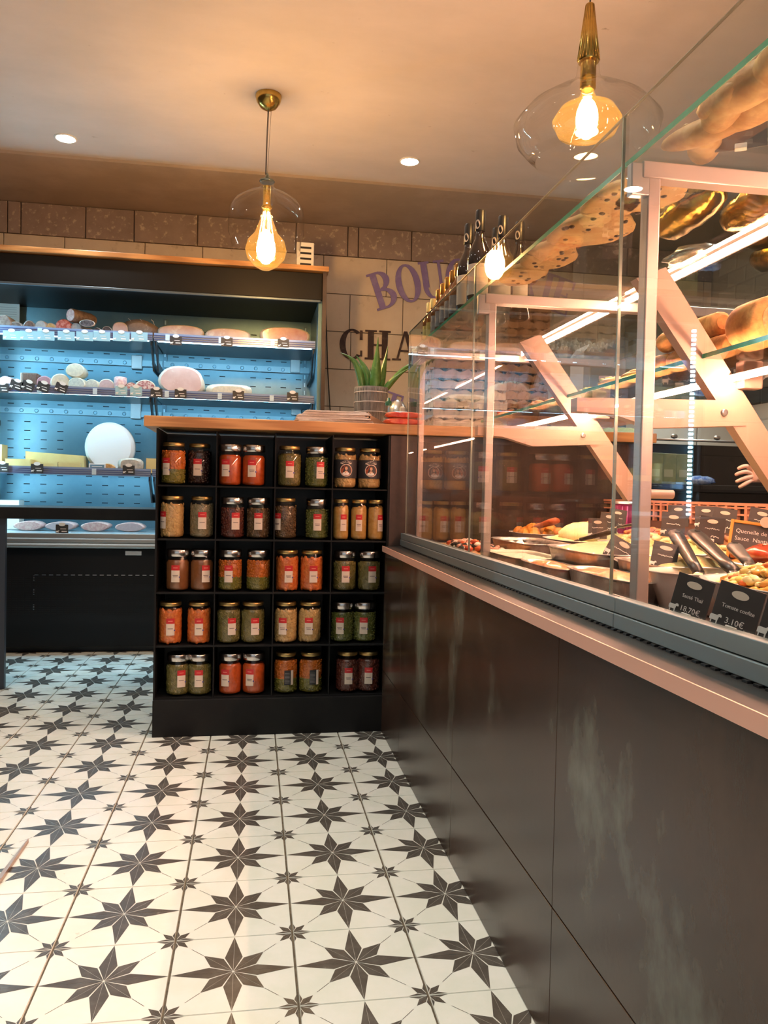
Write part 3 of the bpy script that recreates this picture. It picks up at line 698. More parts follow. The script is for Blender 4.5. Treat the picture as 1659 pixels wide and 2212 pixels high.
t = thing('crusted_block', 'dark brown crusted upright meat block with a white edge on the middle fridge shelf', 'meat', atY(64, 812, 4.5)+Vector((0, 0, 0)))
t.location.z = L2
MB().box(-.042, .04, 0, .09, .001, .094, bev=.008).build('crust', M('crust', (.10, .05, .035), (.2, .12, .09), rough=.6, scale=80, tex='wave', bump=.6), t)
MB().box(-.047, -.041, .002, .088, .003, .092, bev=.002).build('fat_edge', FAT, t)
t = thing('cheese_cylinder', 'upright pale pink and cream wrapped roll on the middle fridge shelf', 'sausage', (atY(259, 812, 4.5).x, 4.52, L2), group=None)
MB().lathe([(.028, .001), (.034, .006), (.036, .05), (.034, .088), (.028, .093), (.002, .094)], 20).build('roll', smat('pink', 25), t)
fitem('cooked_ham', 'big pale pink boiled ham joint on the right half of the middle fridge shelf', 'ham', 392, 815, 96, 62, L2, [FAT, M('boiled_ham', (.68, .48, .44), (.76, .58, .54), rough=.3, scale=10, c3=(.85, .78, .72), scale3=7, fac3=(.55, .62), coat=.3)], d=.2, irr=.07, seed=12, sq=2.2, flat=.15)
fitem('cheese_loaf', 'long low cream coloured loaf right of the boiled ham', 'cheese', 495, 834, 98, 29, L2, [smat('cream', 8), smat('cream', 8)], d=.14, sq=3.5, rim=.3, irr=.01)
CHY = M('yellow_cheese', (.78, .66, .30), (.72, .58, .25), rough=.4, scale=6, coat=.2); RIND = M('rind', (.62, .46, .24), rough=.5)
def wedge(px, w, h, lb, d=.1, sk=0, z=L3, yy=4.5, mats=None):
    c = atY(px, 990, yy); s = yy/FPX*1.02; ww, hh = w*s, h*s
    t = thing('cheese_wedge', lb, 'cheese', (c.x, yy, z+.0005), (0, 0, 0), 'cheeses on the lower fridge shelf')
    MB().prism([(-ww/2, 0), (ww/2, 0), (ww/2*(1-.05), hh*(1-sk)), (-ww/2, hh)], 0, d).build('paste', mats or CHY, t)
    MB().prism([(-ww/2-.003, -.0), (-ww/2, 0), (-ww/2, hh+.002), (-ww/2-.003, hh+.002)], -.001, d).build('rind', RIND, t)
wedge(120, 112, 38, 'large yellow cheese wedge in the middle of the lower fridge shelf', .12, .15, yy=4.58)
wedge(102, 44, 15, 'small yellow cheese slab standing before the large wedge, left one', .03, 0, yy=4.49); wedge(150, 44, 17, 'small yellow cheese slab standing before the large wedge, right one', .03, 0, yy=4.49)
wedge(40, 48, 22, 'sloping pale cheese wedge left of the large yellow one', .1, .0); wedge(-4, 14, 50, 'tall yellow cheese slice cut off by the left edge of the photo', .1)
wedge(330, 24, 30, 'pale cheese piece half hidden by the jar shelving', .1)
t = fitem('round_cheese', 'big round glaring white cheese wheel standing on the lower fridge shelf', 'cheese', 236, 953, 102, 102, L3, [M('white_rind', (.9, .9, .88), rough=.4), M('white_rind')], d=.09, n=48, yy=4.60, rim=.12)
fitem('goat_cheese', 'mottled grey-rinded round cheese in front of the white wheel', 'cheese', 281, 990, 52, 30, L3, [M('grey_rind', (.42, .42, .38), (.6, .58, .5), rough=.7, scale=60, bump=.4), M('grey_rind')], d=.07, yy=4.47, sq=3.2, rim=.25)
fitem('orange_slice', 'orange and white rind cheese slice beside the white wheel', 'cheese', 232, 1000, 30, 17, L3, [smat('orange'), smat('orange')], d=.05, yy=4.46)
t = thing('price_sign', 'small white-framed price sign standing before the white cheese wheel', 'sign', (atY(210, 1000, 4.452).x, 4.452, L3))
MB().box(-.043, .043, 0, .004, .0, .044, bev=.001).build('frame', WHITEP, t); MB().box(-.036, .036, -.001, 0, .006, .038).build('panel', M('blue_panel', (.12, .25, .33)), t)
mb = MB()
for zz in (.018, .027): mb.box(-.028, .026, -.0015, -.001, zz, zz+.003)
mb.build('print_line', CHALK, t)
t = thing('carton', 'white carton at the left end of the fridge well', 'carton', (atY(14, 1080, 4.6).x, 4.6, LB))
MB().box(-.08, .065, 0, .1, 0, .16, bev=.003).build('box', WHITEP, t); MB().box(-.08, .065, -.001, 0, .10, .115).build('stripe', smat('blueg'), t)
for k, px in enumerate((60, 130, 205, 280)):
    t = thing('wrapped_cut', 'pale wrapped cut of meat in the fridge well, %s from the left' % ORD[k], 'meat', (atY(px, 1130, 4.5).x, 4.5, LB), group='wrapped cuts in the fridge well')
    pill(.15, .05, .12, seed=k, irr=.06).build('meat', [smat('pink'), smat('lilac' if k % 2 else 'pink')], t).location = (0, 0, .026)
# cards on the fridge rails
def cowicon(mb, x, z, s, y, m=0):
    """little standing cow emblem"""
    P = [(0, .25), (.12, .25), (.12, 0), (.2, 0), (.22, .25), (.6, .25), (.62, 0), (.7, 0), (.72, .3), (.78, .6), (.98, .58), (1.0, .72), (.85, .85), (.72, .82), (.6, .7), (.1, .7), (0, .6)]
    mb.prism([(x+a*s, z+b*s) for a, b in P], y-.0004, y, m)
def rail_card(px, py, lb, w=.062, h=.048, tilt=0, y=4.421, mat_=None):
    c = atY(px, py, y)
    t = thing('price_card', lb, 'price card', c, (0, tilt, 0), 'price cards on the fridge rails')
    MB().box(-w/2, w/2, -.001, .001, -h/2, h/2).build('card', mat_ or CARD, t)
    MB().lathe([(.017, 0), (.017, .001)], 18, 0, Tm((0, -.001, h/2+.001), (pi/2, 0, 0), (1, .55, 1))).build('oval_badge', CHALK, t)
    mb = MB(); cowicon(mb, -w/2+.002, -h/2+.004, .016, -.0012); mb.box(-.008, .02, -.0014, -.001, 0, .0025); mb.box(-.002, .024, -.0014, -.001, -.014, -.009)
    mb.build('chalk_marks', CHALK, t)
LITCARD = M('lit_card', (.35, .58, .66), rough=.4)  # card colour brightened to carry the strong lamp light falling on it
for k, px in enumerate((25, 62, 99, 143, 183, 220, 262, 301)):
    rail_card(px, 724+px*.012, '%s brightly lit price card from the left on the top fridge rail' % ORD[k], mat_=LITCARD, w=.085)
for k, px in enumerate((380, 490, 612)):
    rail_card(px, 727+px*.024, '%s price card from the left on the right half of the top fridge rail' % ORD[k], mat_=CARD)
for k, (px, py, tl) in enumerate(((5, 838, 0), (35, 832, .3), (60, 834, .35), (93, 836, .3), (132, 838, .35), (262, 844, 0), (294, 845, 0))):
    rail_card(px, py, '%s price card from the left on the middle fridge rail, %s' % (ORD[k], 'leaning' if tl else 'upright'), tilt=tl, mat_=CARD if px < 200 else LITCARD)
for k, px in enumerate((338, 390, 515, 632)):
    rail_card(px, 849+(px-330)*.027, '%s black price card from the left on the right half of the middle fridge rail' % ORD[k])
for k, (px, py) in enumerate(((5, 1010), (80, 1012), (278, 1015))):
    rail_card(px, py, '%s black price card from the left on the lower fridge rail' % ORD[k])
rail_card(134, 1143, 'black price card on the glass riser of the fridge well', y=4.33)

# vent box on the fridge and cable on the wall
c = atY(660, 548, 4.42)
t = thing('vent_box', 'small white slotted vent box standing on the fridge top beside the pendant', 'box', (c.x, 4.40, 2.0825))
MB().box(-.05, .045, 0, .06, 0, .15, bev=.004).build('housing', WHITEP, t)
mb = MB()
for k in range(4): mb.box(-.03, .03, -.001, 0, .025+k*.03, .036+k*.03)
mb.build('slots', BLACK, t)
tag(MB().tube([atY(703, 660, 4.97), atY(705, 710, 4.97), atY(708, 800, 4.97), atY(714, 900, 4.97), atY(716, 940, 4.97)], .004, 6).build('wall_cable', BLACK), 'thin black cable hanging down the block wall beside the fridge', 'cable')

# ================================================================== PAINTED WORDS ON THE WALL
VIO = M('violet_paint', (.27, .21, .50), (.40, .33, .58), rough=.7, scale=18, fac=(.5, .8)); DKP = M('dark_paint', (.05, .028, .03), (.16, .11, .09), rough=.7, scale=22, fac=(.5, .75))
def glyph(ch, w=.62, st=.17, th=.06):
    """slab serif letter, height 1: list of polygons in XZ, origin left bottom"""
    P = []
    def rect(a, b, c, d): P.append([(a, c), (b, c), (b, d), (a, d)])
    def serif(cx, z, half=.17): rect(cx-half, cx+half, z, z+th)
    def stem(cx, top=1, bot=0): rect(cx-st/2, cx+st/2, bot, top); serif(cx, 0); serif(cx, 1-th)
    def arc(cx, cz, rx, rz, a0, a1, tx=None, tz=None, n=14):
        tx = st if tx is None else tx; tz = th if tz is None else tz
        for k in range(n):
            a, b = a0+(a1-a0)*k/n, a0+(a1-a0)*(k+1)/n
            P.append([(cx+rx*cos(a), cz+rz*sin(a)), (cx+rx*cos(b), cz+rz*sin(b)), (cx+(rx-tx)*cos(b), cz+(rz-tz)*sin(b)), (cx+(rx-tx)*cos(a), cz+(rz-tz)*sin(a))])
    if ch == 'B': stem(.17); arc(.28, .75, .30, .25, -pi/2, pi/2); arc(.28, .27, .36, .27, -pi/2, pi/2); rect(.1, .3, .94, 1); rect(.1, .3, 0, .06); rect(.1, .3, .48, .54)
    elif ch == 'O': arc(.34, .5, .34, .52, 0, 2*pi, n=26)
    elif ch == 'C': arc(.36, .5, .36, .52, .28*pi, 1.75*pi, n=22); rect(.58, .66, .66, .98); rect(.6, .66, .1, .3)
    elif ch == 'U':
        for cx, s_ in ((.16, st), (.58, .08)): rect(cx-s_/2, cx+s_/2, .3, 1); serif(cx, 1-th, .15)
        arc(.36, .32, .285, .34, pi, 2*pi, tx=.13)
    elif ch == 'H': stem(.17); stem(.58); rect(.2, .55, .47, .53)
    elif ch == 'E': stem(.17); rect(.1, .58, .94, 1); rect(.1, .6, 0, .06); rect(.2, .45, .48, .54); rect(.52, .58, .76, 1); rect(.54, .6, 0, .26); rect(.41, .46, .4, .62)
    elif ch == 'R': stem(.17); arc(.28, .74, .30, .26, -pi/2, pi/2); rect(.1, .3, .94, 1); rect(.1, .3, .48, .54); P.append([(.26, .5), (.44, .5), (.68, .0), (.48, 0)])
    elif ch == 'I': stem(.17)
    elif ch == 'A': P.append([(.30, 1), (.40, 1), (.70, 0), (.52, 0)]); P.append([(.30, 1), (.36, .98), (.14, 0), (.08, 0)]); rect(.2, .55, .3, .36); serif(.1, 0, .13); serif(.62, 0, .16)
    elif ch == 'T': rect(.34-st/2, .34+st/2, 0, 1); rect(0, .68, .94, 1); rect(0, .06, .74, 1); rect(.62, .68, .74, 1); serif(.34, 0)
    return P
GW = {'I': .34, 'A': .74, 'T': .68, 'U': .72, 'H': .76, 'O': .68}
def word(s, label, place, size, mat_, sxx=1):
    t = thing('wall_lettering', label, 'lettering', (0, YW-.009, 0))
    for k, ch in enumerate(s):
        x, z, rot = place(k); mb = MB(); w = GW.get(ch, .66)
        
        for iq, q in enumerate(glyph(ch)):
            q = [((a-w/2)*size*sxx, (b-.5)*size) for a, b in q]
            if sum(q[i][0]*q[(i+1) % len(q)][1]-q[(i+1) % len(q)][0]*q[i][1] for i in range(len(q))) < 0: q = q[::-1]
            mb.prism(q, -.0015-iq*.00004, .0015+iq*.00002)
        mb.build('letter', mat_, t, (x, 0, z), (0, rot, 0))
# BOUCHERIE along an upward arc
cB = atY(1040, 592, YW); RB = 1.9
aB = [-.345, -.257, -.171, -.085, 0, .08, .165, .235, .295]
def pl(k): a = aB[k]; return cB.x+RB*sin(a), cB.z-.03-RB*(1-cos(a)), a
word('BOUCHERIE', 'violet painted word BOUCHERIE arching across the block wall', pl, .235, VIO)
c1, c2_ = atY(758, 744, YW), atY(1268, 762, YW)
ws = [GW.get(ch, .66) for ch in 'CHARCUTERIE']; tot = sum(ws)-ws[0]/2-ws[-1]/2
def pl2(k): f = (sum(ws[:k])+ws[k]/2-ws[0]/2)/tot; return c1.x+(c2_.x-c1.x)*f, c1.z*(1-f)+c2_.z*f, 0
word('CHARCUTERIE', 'straight dark brown painted word CHARCUTERIE across the block wall', pl2, .185, DKP, 1.18)
cT = atY(1015, 905, YW)
def pl3(k): a = (k-3.5)*.079; return cT.x+RB*sin(a), cT.z-.01+RB*(1-cos(a)), -a
word('TRAITEUR', 'violet painted word TRAITEUR curving below the brown one', pl3, .17, VIO)

# ================================================================== GLASS DELI CASE
CX, GX, RX, CY0, CY1 = .475, .54, 1.36, .18, 2.835
DZ = .695
LAM = M('rusty_laminate', (.055, .030, .020), (.028, .017, .012), rough=.27, scale=4, fac=(.3, .7), c3=(.15, .16, .13), scale3=2.6, fac3=(.54, .72), stretch=(1, 1.5, .9), bump=.06, bscale=50, spec=.4)
dc = thing('deli_case', 'long glass-fronted deli display case with dark rusty laminate front', 'display case', (0, 0, 0))
MB().box(CX+.008, RX+.1, CY0, CY1, .0, .66).build('base_core', BLACK, dc)
ys = [CY1]+[2.488, 1.812, 1.171, .55, CY0]
for a, b in zip(ys[1:], ys[:-1]):
    for z0, z1 in ((.002, .226), (.229, .655)):
        MB().box(CX, CX+.009, a+.0008, b-.0008, z0, z1, bev=.0006).build('front_panel', LAM, dc)
MB().box(CX+.004, GX+.04, CY0, CY1, .655, .6598).build('shadow_gap', BLACK, dc)
MB().box(CX-.008, GX+.03, CY0, CY1, .660, .679, bev=.001).build('ledge', M('ledge_dark', (.022, .022, .022), (.035, .033, .03), rough=.38, scale=9, spec=.35), dc)
MB().box(CX-.0105, CX-.008, CY0, CY1, .6595, .6795).build('ledge_edge', M('copper_edge', (.80, .46, .35), rough=.45, metal=.35), dc)
for a, b in ((CY0, 1.10), (1.102, CY1)):
    MB().box(GX-.01, GX+.012, a, b, .682, .7035, bev=.0012).build('rail', RAILM, dc)
    MB().box(GX-.008, GX+.012, a, b, .705, .727, bev=.0012).build('rail', RAILM, dc)
mb = MB()
for k in range(130): mb.box(GX-.014, GX-.008, CY0+.01+k*.02, CY0+.02+k*.02, .6785, .682)
o = mb.build('rail_teeth', BLACK, dc); o['kind'] = 'stuff'
# panes
GT = 1.448
for a, b in ((CY0, 1.136), (1.141, 1.948), (1.953, 2.80)):
    MB().box(GX, GX+.006, a, b, .727, GT).build('front_pane', GLASS, dc)
MB().box(GX+.006, RX-.05, 2.794, 2.80, .727, GT-.05).build('end_pane', GLASS, dc)
# green polished edges at the joints and corner
for y in (1.1385, 1.9505, 2.8005):
    MB().box(GX+.001, GX+.0055, y-.0016, y+.0016, .727, GT).build('pane_edge', M('joint_glass', (.35, .38, .30), rough=.2, metal=.4), dc)
MB().box(GX+.0005, GX+.0055, CY0, 2.80, GT, GT+.001).build('pane_top_edge', M('pane_edge_grey', (.30, .27, .20), rough=.3), dc)
TZ = 1.385
MB().box(GX+.012, RX-.04, CY0, 2.79, TZ-.008, TZ).build('top_shelf_glass', SHELFGLASS, dc)
MB().box(GX+.0105, GX+.012, CY0, 2.79, TZ-.008, TZ).build('top_shelf_edge', GREENGL, dc)
MX, MZ = .79, 1.135
MB().box(MX+.0015, RX-.08, CY0, 2.72, MZ-.008, MZ).build('middle_shelf_glass', SHELFGLASS, dc)
MB().box(MX, MX+.0015, CY0, 2.72, MZ-.008, MZ).build('middle_shelf_edge', GREENGL, dc)
for y in (1.125, 1.935, 2.765):
    p_ = MB().box(.572, .592, y-.012, y+.012, DZ, TZ-.03, bev=.002)
    p_.build('post', POST, dc)
    MB().box(.562, RX-.06, y-.014, y+.014, TZ-.034, TZ-.009, bev=.002).build('top_beam', POST, dc)
    MB().box(.545, .575, y-.012, y+.004, TZ-.06, TZ-.012, bev=.002).build('pane_clamp', STEELB, dc)
for y in (1.33, 1.95):
    b_ = MB().prism([(.66, 1.262), (.715, 1.285), (1.01, .885), (.965, .865)], y-.012, y+.012); b_.build('brace', BRKT, dc)
    MB().prism([(.555, 1.048), (.86, 1.055), (.88, 1.01), (.70, 1.0), (.62, 1.022), (.555, 1.024)], y-.014, y+.014).build('support_arm', BRKT, dc)
    MB().lathe([(.007, 0), (.006, .003), (.003, .003)], 12, 0, Tm((.835, y-.0145, 1.032), (pi/2, 0, 0))).build('bolt', STEELB, dc)
    MB().lathe([(.012, 0), (.012, .10)], 14, 0, Tm((.985, y-.02, .885), (0, pi/2, 0))).build('brace_foot', BRKT, dc)
    MB().box(.86, .90, y-.03, y-.005, 1.075, 1.125, bev=.003).build('shelf_clip', BRKT, dc)
for x, z, y1 in ((.935, 1.3725, 2.72), (.835, 1.088, 2.62)):
    MB().box(x+.008, x+.013, CY0+.02, y1, z+.0, z+.012).build('lamp_channel', POST, dc)
    MB().lathe([(.0036, 0), (.0036, y1-CY0-.02)], 12, 0, Tm((x, y1, z), (pi/2, 0, 0))).build('led_tube', E_CASE, dc)
MB().box(GX+.012, RX+.1, CY0, CY1, .66, DZ, bev=.001).build('deck', M('deck_brown', (.10, .06, .045), rough=.35), dc)
MB().box(RX-.05, RX-.02, CY0, CY1-.02, DZ, .80).build('rear_panel', M('rear_brown', (.12, .07, .05), rough=.45), dc)
gr = MB()
for k in range(3): gr.box(RX-.055, RX-.045, CY0, CY1-.02, .812+k*.019, .817+k*.019)
for k in range(58): gr.box(RX-.056, RX-.045, CY0+k*.045, CY0+k*.045+.012, .80, .862)
gr.box(RX-.057, RX-.045, CY0, CY1-.02, .858, .866)
gr.build('air_grille', M('grille_orange', (.45, .22, .14), rough=.45), dc)
MB().box(RX-.044, RX-.02, CY0, CY1-.02, .80, .866).build('grille_backing', BLACK, dc)
# ================================================================== ON THE OAK WORKTOP
WT = 1.1212
GP = 'folded newspapers in the pile on the worktop'
POSN = ['at the bottom of the pile', 'second from the bottom of the pile', 'third from the bottom of the pile', 'fourth from the bottom of the pile', 'just under the topmost one', 'on top of the pile']
NP = [M('newsprint', (.72, .70, .68), (.80, .78, .75), rough=.8, scale=40), M('newsprint_dark', (.30, .26, .24), (.5, .46, .42), rough=.8, scale=60), M('kraft', (.50, .34, .22), (.42, .27, .16), rough=.8, scale=30)]
z = WT
for k in range(6):
    th_ = .0075 if k < 5 else .006
    t = thing('newspaper', '%s folded newspaper %s beside the aloe' % (('grey', 'brown-edged')[k % 2], POSN[k]), 'newspaper', (.295+R_.uniform(-.012, .012), 3.0, z+.0003), (0, 0, R_.uniform(-.08, .08)), GP)
    mb = MB(); w = .15-.006*k
    for j in range(3): mb.box(-w+.004*j, w-.006*j, -.10+.002*j, .10, j*th_/3+.0004, (j+1)*th_/3, j == 1 and k % 2, bev=.0008)
    mb.build('sheets', [NP[0], NP[1]], t)
    MB().lathe([(th_*.48, 0), (th_*.48, .196)], 8, 0, Tm((w-.004, .098, th_/2), (pi/2, 0, 0))).build('fold', NP[2] if k > 2 else NP[1], t)
    z += th_+.0006
t = thing('paper_bag', 'crumpled brown paper bag end leaning off the newspaper pile', 'bag', (.455, 2.98, WT+.0005))
MB().prism([(-.03, .0), (.03, 0), (.032, .006), (-.0, .022), (-.028, .036), (-.032, .034)], -.06, .05).build('paper', NP[2], t)
# aloe
pc = atY(802, 838, 3.22); zt = pc.z
t = thing('potted_aloe', 'spiky green aloe in a ribbed grey wooden pot with white rings', 'plant', (pc.x, 3.22, WT))
ph_ = zt-WT
mb = MB().lathe([(.060, .0005), (.066, .01), (.067, ph_*.5), (.066, ph_-.012), (.069, ph_), (.060, ph_), (.058, ph_-.015)], 40, cap1=True)
for k in range(36):
    a = 2*pi*k/36; mb.tube([(.066*cos(a), .066*sin(a), .005), (.0675*cos(a), .0675*sin(a), ph_-.004)], .0022, 4)
mb.build('pot', M('pot_wood', (.13, .125, .12), (.24, .235, .22), rough=.7, scale=50, stretch=(1, 1, .2)), t)
for k in range(4):
    zz = .035+k*(ph_-.05)/3.2; MB().lathe([(.0692, zz), (.0705, zz+.0015), (.0692, zz+.003)], 36, cap0=False, cap1=False).build('white_ring', PAPER, t)
ALOE = M('aloe_green', (.05, .16, .035), (.10, .25, .06), rough=.35, scale=14, coat=.3, c3=(.2, .35, .12), scale3=30, fac3=(.6, .75))
def leaf(tip, bx, by, w, bend=.03, yt=3.22):
    p1 = atY(tip[0], tip[1], yt)-Vector((pc.x, 3.22, WT)); p0 = Vector((bx, by, ph_-.02)); mb = MB(); n = 9; v = []; f = []
    d = (p1-p0); side = Vector((d.z, 0, -d.x)).normalized()
    sgn = 1 if d.x > 0 else -1
    for i in range(n+1):
        s_ = i/n; c = p0+d*s_+Vector((sgn*bend*sin(pi*s_)*-.5, 0, bend*sin(pi*s_))) ; ww = w*(1-s_**1.6)*(.75+.35*sin(pi*min(1, s_*1.3)))+.0008
        v += [c-side*ww, c+Vector((0, -ww*.45, 0)), c+side*ww, c+Vector((0, ww*.7, 0))]
    for i in range(n):
        for k in range(4): a, b = i*4+k, i*4+(k+1) % 4; f.append((a, b, b+4, a+4))
    mb.add(v, f, 0, True).build('leaf', ALOE, t)
for tip, bx, w, yt, bd in (((735, 762), -.035, .017, 3.2, .035), ((769, 768), -.01, .019, 3.24, .02), ((799, 792), .002, .012, 3.25, .0), ((817, 728), .012, .023, 3.2, .0), ((838, 748), .03, .017, 3.26, .0),
                       ((834, 806), .03, .008, 3.17, .0), ((889, 793), .045, .013, 3.2, .01), ((940, 772), .05, .012, 3.3, .03), ((780, 800), -.02, .009, 3.3, .01)):
    leaf(tip, bx, R_.uniform(-.02, .02), w, bd, yt)
# bottle of hand gel
q = atY(839, 880, 2.93)
t = thing('gel_bottle', 'clear bottle with a dark green cap standing before the aloe pot', 'bottle', (q.x, 2.93, WT))
MB().lathe([(.018, .0005), (.02, .003), (.0205, .05), (.019, .062), (.010, .072), (.010, .078)], 20, cap1=False).build('bottle_body', JARGLASS, t)
MB().lathe([(.0175, .003), (.0185, .03)], 16).build('gel', M('gel', (.5, .56, .56), rough=.15), t)
MB().lathe([(.012, .076), (.0125, .092), (.006, .095), (.006, .105), (.002, .106)], 16).build('cap', M('green_cap', (.02, .12, .06), rough=.35), t)
REDP = M('red_wrap', (.55, .03, .02), (.75, .16, .06), rough=.28, scale=22, fac=(.4, .62), coat=.5)
for k, lb in enumerate(('lower shiny red wrapped pack on the worktop against the glass case', 'upper shiny red wrapped pack with an orange shine on top of the other')):
    q = atY(866+k*4, 900, 2.89)
    t = thing('red_pack', lb, 'pack', (q.x, 2.90, WT+.0005+k*.0245), (0, 0, .05-.12*k), 'red wrapped packs on the worktop')
    pill(.13, .022, .05, sq=3, irr=.03, seed=k+2, rim=.3).build('wrapper', [REDP, REDP], t, (0, -.04, .0125), (0, 0, 0))
    MB().box(.060, .072, -.03, .01, .006, .014, bev=.002).build('crimped_end', REDP, t)
q = atY(868, 850, 3.3)
t = thing('tape_dispenser', 'silver domed dispenser with a white lever behind the aloe leaves', 'dispenser', (q.x+.0, 3.40, WT))
MB().lathe([(.05, 0), (.052, .05), (.045, .11), (.025, .145), (.002, .155)], 24).build('dome', STEELB, t)
MB().box(.0, .024, -.07, -.05, .05, .12, bev=.008).build('lever', WHITEP, t)
MB().box(.03, .075, -.075, -.07, .06, .14, bev=.002).build('tag', CARD, t)
# egg trays
def egg_mesh():
    mb = MB(); n = 20; w = .145; v = []; f = []
    for j in range(n+1):
        for i in range(n+1):
            x, y = -w+2*w*i/n, -w+2*w*j/n; v.append((x, y, .022+.022*sin(i*pi/2+pi/2)*sin(j*pi/2+pi/2)))
    for j in range(n):
        for i in range(n): a = j*(n+1)+i; f.append((a, a+1, a+n+2, a+n+1))
    mb.add(v, f, 0, False)
    # scalloped skirt that shows from the side
    for sgn in (-1, 1):
        for ax in (0, 1):
            vv = []; ff = []
            for i in range(n+1):
                s_ = -w+2*w*i/n; hgt = .044 if i % 4 in (0,) else (.006 if i % 4 == 2 else .02); o = w+.004*(i % 4 == 2)
                for zz in (.0, .03+.006*sin(i*pi/2)):
                    p = (s_, sgn*(w+(.0 if zz else .006*(i % 4 == 2))), zz) if ax == 0 else (sgn*(w+(.0 if zz else .006*(i % 4 == 2))), s_, zz); vv.append(p)
            for i in range(n): ff.append((2*i, 2*i+2, 2*i+3, 2*i+1))
            mb.add(vv, ff)
    return mb
EM = egg_mesh()
em = [EM.mesh('egg_tray', M('egg_tray_brown', (.58, .38, .26), (.46, .28, .18), rough=.9, scale=30, bump=.3)), EM.mesh('egg_tray', M('egg_tray_grey', (.66, .62, .56), (.56, .52, .47), rough=.9, scale=30, bump=.3))]
for sidx, (x, y, n, where) in enumerate(((.80, 3.05, 9, 'front stack'), (1.06, 3.30, 15, 'tall rear stack'), (1.37, 3.32, 3, 'small right stack'))):
    for k in range(n):
        m_ = em[1] if (sidx == 0 and k < 5) or (sidx == 2) else em[0]
        colr = 'grey' if m_ is em[1] else 'brown'
        t = put('egg_tray', m_, None, (x+R_.uniform(-.004, .004), y+R_.uniform(-.004, .004), WT+.001+k*.0365), (0, 0, R_.uniform(-.04, .04)))
        tag(t, '%s moulded egg tray in the %s, %s from the bottom' % (colr, where, ORD[k]), 'egg tray', 'egg trays stacked on the worktop')
# green cloth
q = atY(1335, 915, 2.95)
mb = MB(); v = []; f = []; nn = 14
for j in range(nn+1):
    for i in range(nn+1):
        u_, w_ = i/nn, j/nn; edge = min(u_, 1-u_, w_, 1-w_)
        v.append((-.09+.18*u_+.008*sin(w_*9), -.07+.14*w_+.008*sin(u_*8), .004+.035*min(1, edge*4)*(.6+.4*sin(u_*9+w_*4))*(1-.5*u_)))
for j in range(nn):
    for i in range(nn): a = j*(nn+1)+i; f.append((a, a+1, a+nn+2, a+nn+1))
tag(mb.add(v, f, 0, True).build('cloth', M('green_cloth', (.32, .50, .26), (.42, .6, .34), rough=.9, scale=60), None, (q.x, 2.96, WT+.001)), 'crumpled light green cloth lying on the right end of the worktop', 'cloth')
# white slicer on the worktop
t = thing('slicing_machine', 'white and pale blue rounded machine housing behind the egg trays', 'machine', (1.66, 3.45, WT-.0))
t.location = (1.40, 3.50, WT) if False else (1.62, 3.62, WT)
MB().box(-.12, .12, -.1, .1, 0, .16, bev=.02).build('machine_base', M('pale_blue', (.30, .42, .62), rough=.3), t)
MB().prism([(-.10, .15), (.11, .15), (.11, .40), (.07, .46), (0, .48), (-.07, .47), (-.10, .43)], -.08, .08).build('housing', M('bluewhite_housing', (.66, .68, .78), rough=.3), t)
MB().box(-.07, .06, -.085, -.08, .2, .36, bev=.002).build('front_plate', M('grey_plate', (.5, .5, .5), rough=.3), t)
tag(MB().box(1.50, 1.80, 3.45, 3.78, .0, WT-.001, bev=.003).build('machine_stand', BLACK2), 'black stand under the white machine at the worktop end', 'stand')

# ================================================================== ON THE TOP GLASS SHELF
ZT_ = TZ+.0008
WINE = M('wine_glass_dark', (.012, .006, .004), rough=.05, coat=.8, spec=.8); AMB = M('amber_bottle', (.30, .09, .01), (.16, .045, .008), rough=.07, scale=20, coat=.8, spec=.8)
def bottle(name, x, y, lb, h, r, mt, labm, grp, badge=True, capm=None):
    t = thing(name, lb, 'bottle', (x, y, ZT_), (0, 0, -.45), grp)
    rn = r*.36
    MB().lathe([(r*.7, 0), (r, .006), (r, h*.52), (r*.92, h*.60), (rn*1.25, h*.72), (rn, h*.78), (rn, h*.97), (rn*1.1, h*.975), (rn*1.1, h)], 26).build('glass', mt, t)
    MB().lathe([(rn*1.15, h*.80), (rn*1.17, h*.80+.002), (rn*1.17, h*.995), (rn*1.0, h+.002)], 20).build('capsule', capm or BLACK, t)
    MB().lathe([(0, 0)], 3, cap0=False, cap1=False)
    lbm = curved(r+.0006, -pi/2-1.0, -pi/2+1.0, h*.16, h*.46, 0, 10).build('paper_label', labm, t)
    if badge:
        mb = MB(); R2 = rn*1.17+.0008; v = []
        for k in range(16):
            a = 2*pi*k/16; an = -pi*.62+.75*rn/R2*cos(a)*.9; v.append((R2*cos(an), R2*sin(an), h*.86+.013*sin(a)))
        mb.add(v, [tuple(range(16))]).build('round_sticker', CREAM, t)
    return t
for px, y, lb in ((1037, 2.18, 'dark wine bottle in front, tallest looking, left of the lamp reflection'), (1086, 2.21, 'dark wine bottle second in the front row, seen half above the glass'), (1013, 2.30, 'dark wine bottle behind and left of the tallest one'),
                  (1073, 2.315, 'dark wine bottle squeezed between the two front ones'), (1123, 2.245, 'dark wine bottle at the right end of the row, seen through glass')):
    bottle('wine_bottle', atY(px, 500, y).x, y, lb, .284, .034, WINE, CREAM, 'wine bottles on the top glass shelf')
k = 0
for xx, y0, nn in ((.598, 2.34, 5), (.662, 2.37, 4)):
    for j in range(nn):
        lb = '%s amber bottle from the wine bottles in the %s row' % (ORD[j], 'front' if xx < .62 else 'rear')
        bottle('beer_bottle', xx, y0+j*.062, 'small '+lb, .178-.004*j, .027, AMB, M('grey_label', (.36, .36, .38), (.2, .2, .22), rough=.6, scale=40), 'small amber bottles on the top glass shelf', False, M('amber_cap', (.35, .17, .04), rough=.3, metal=.8)); k += 1
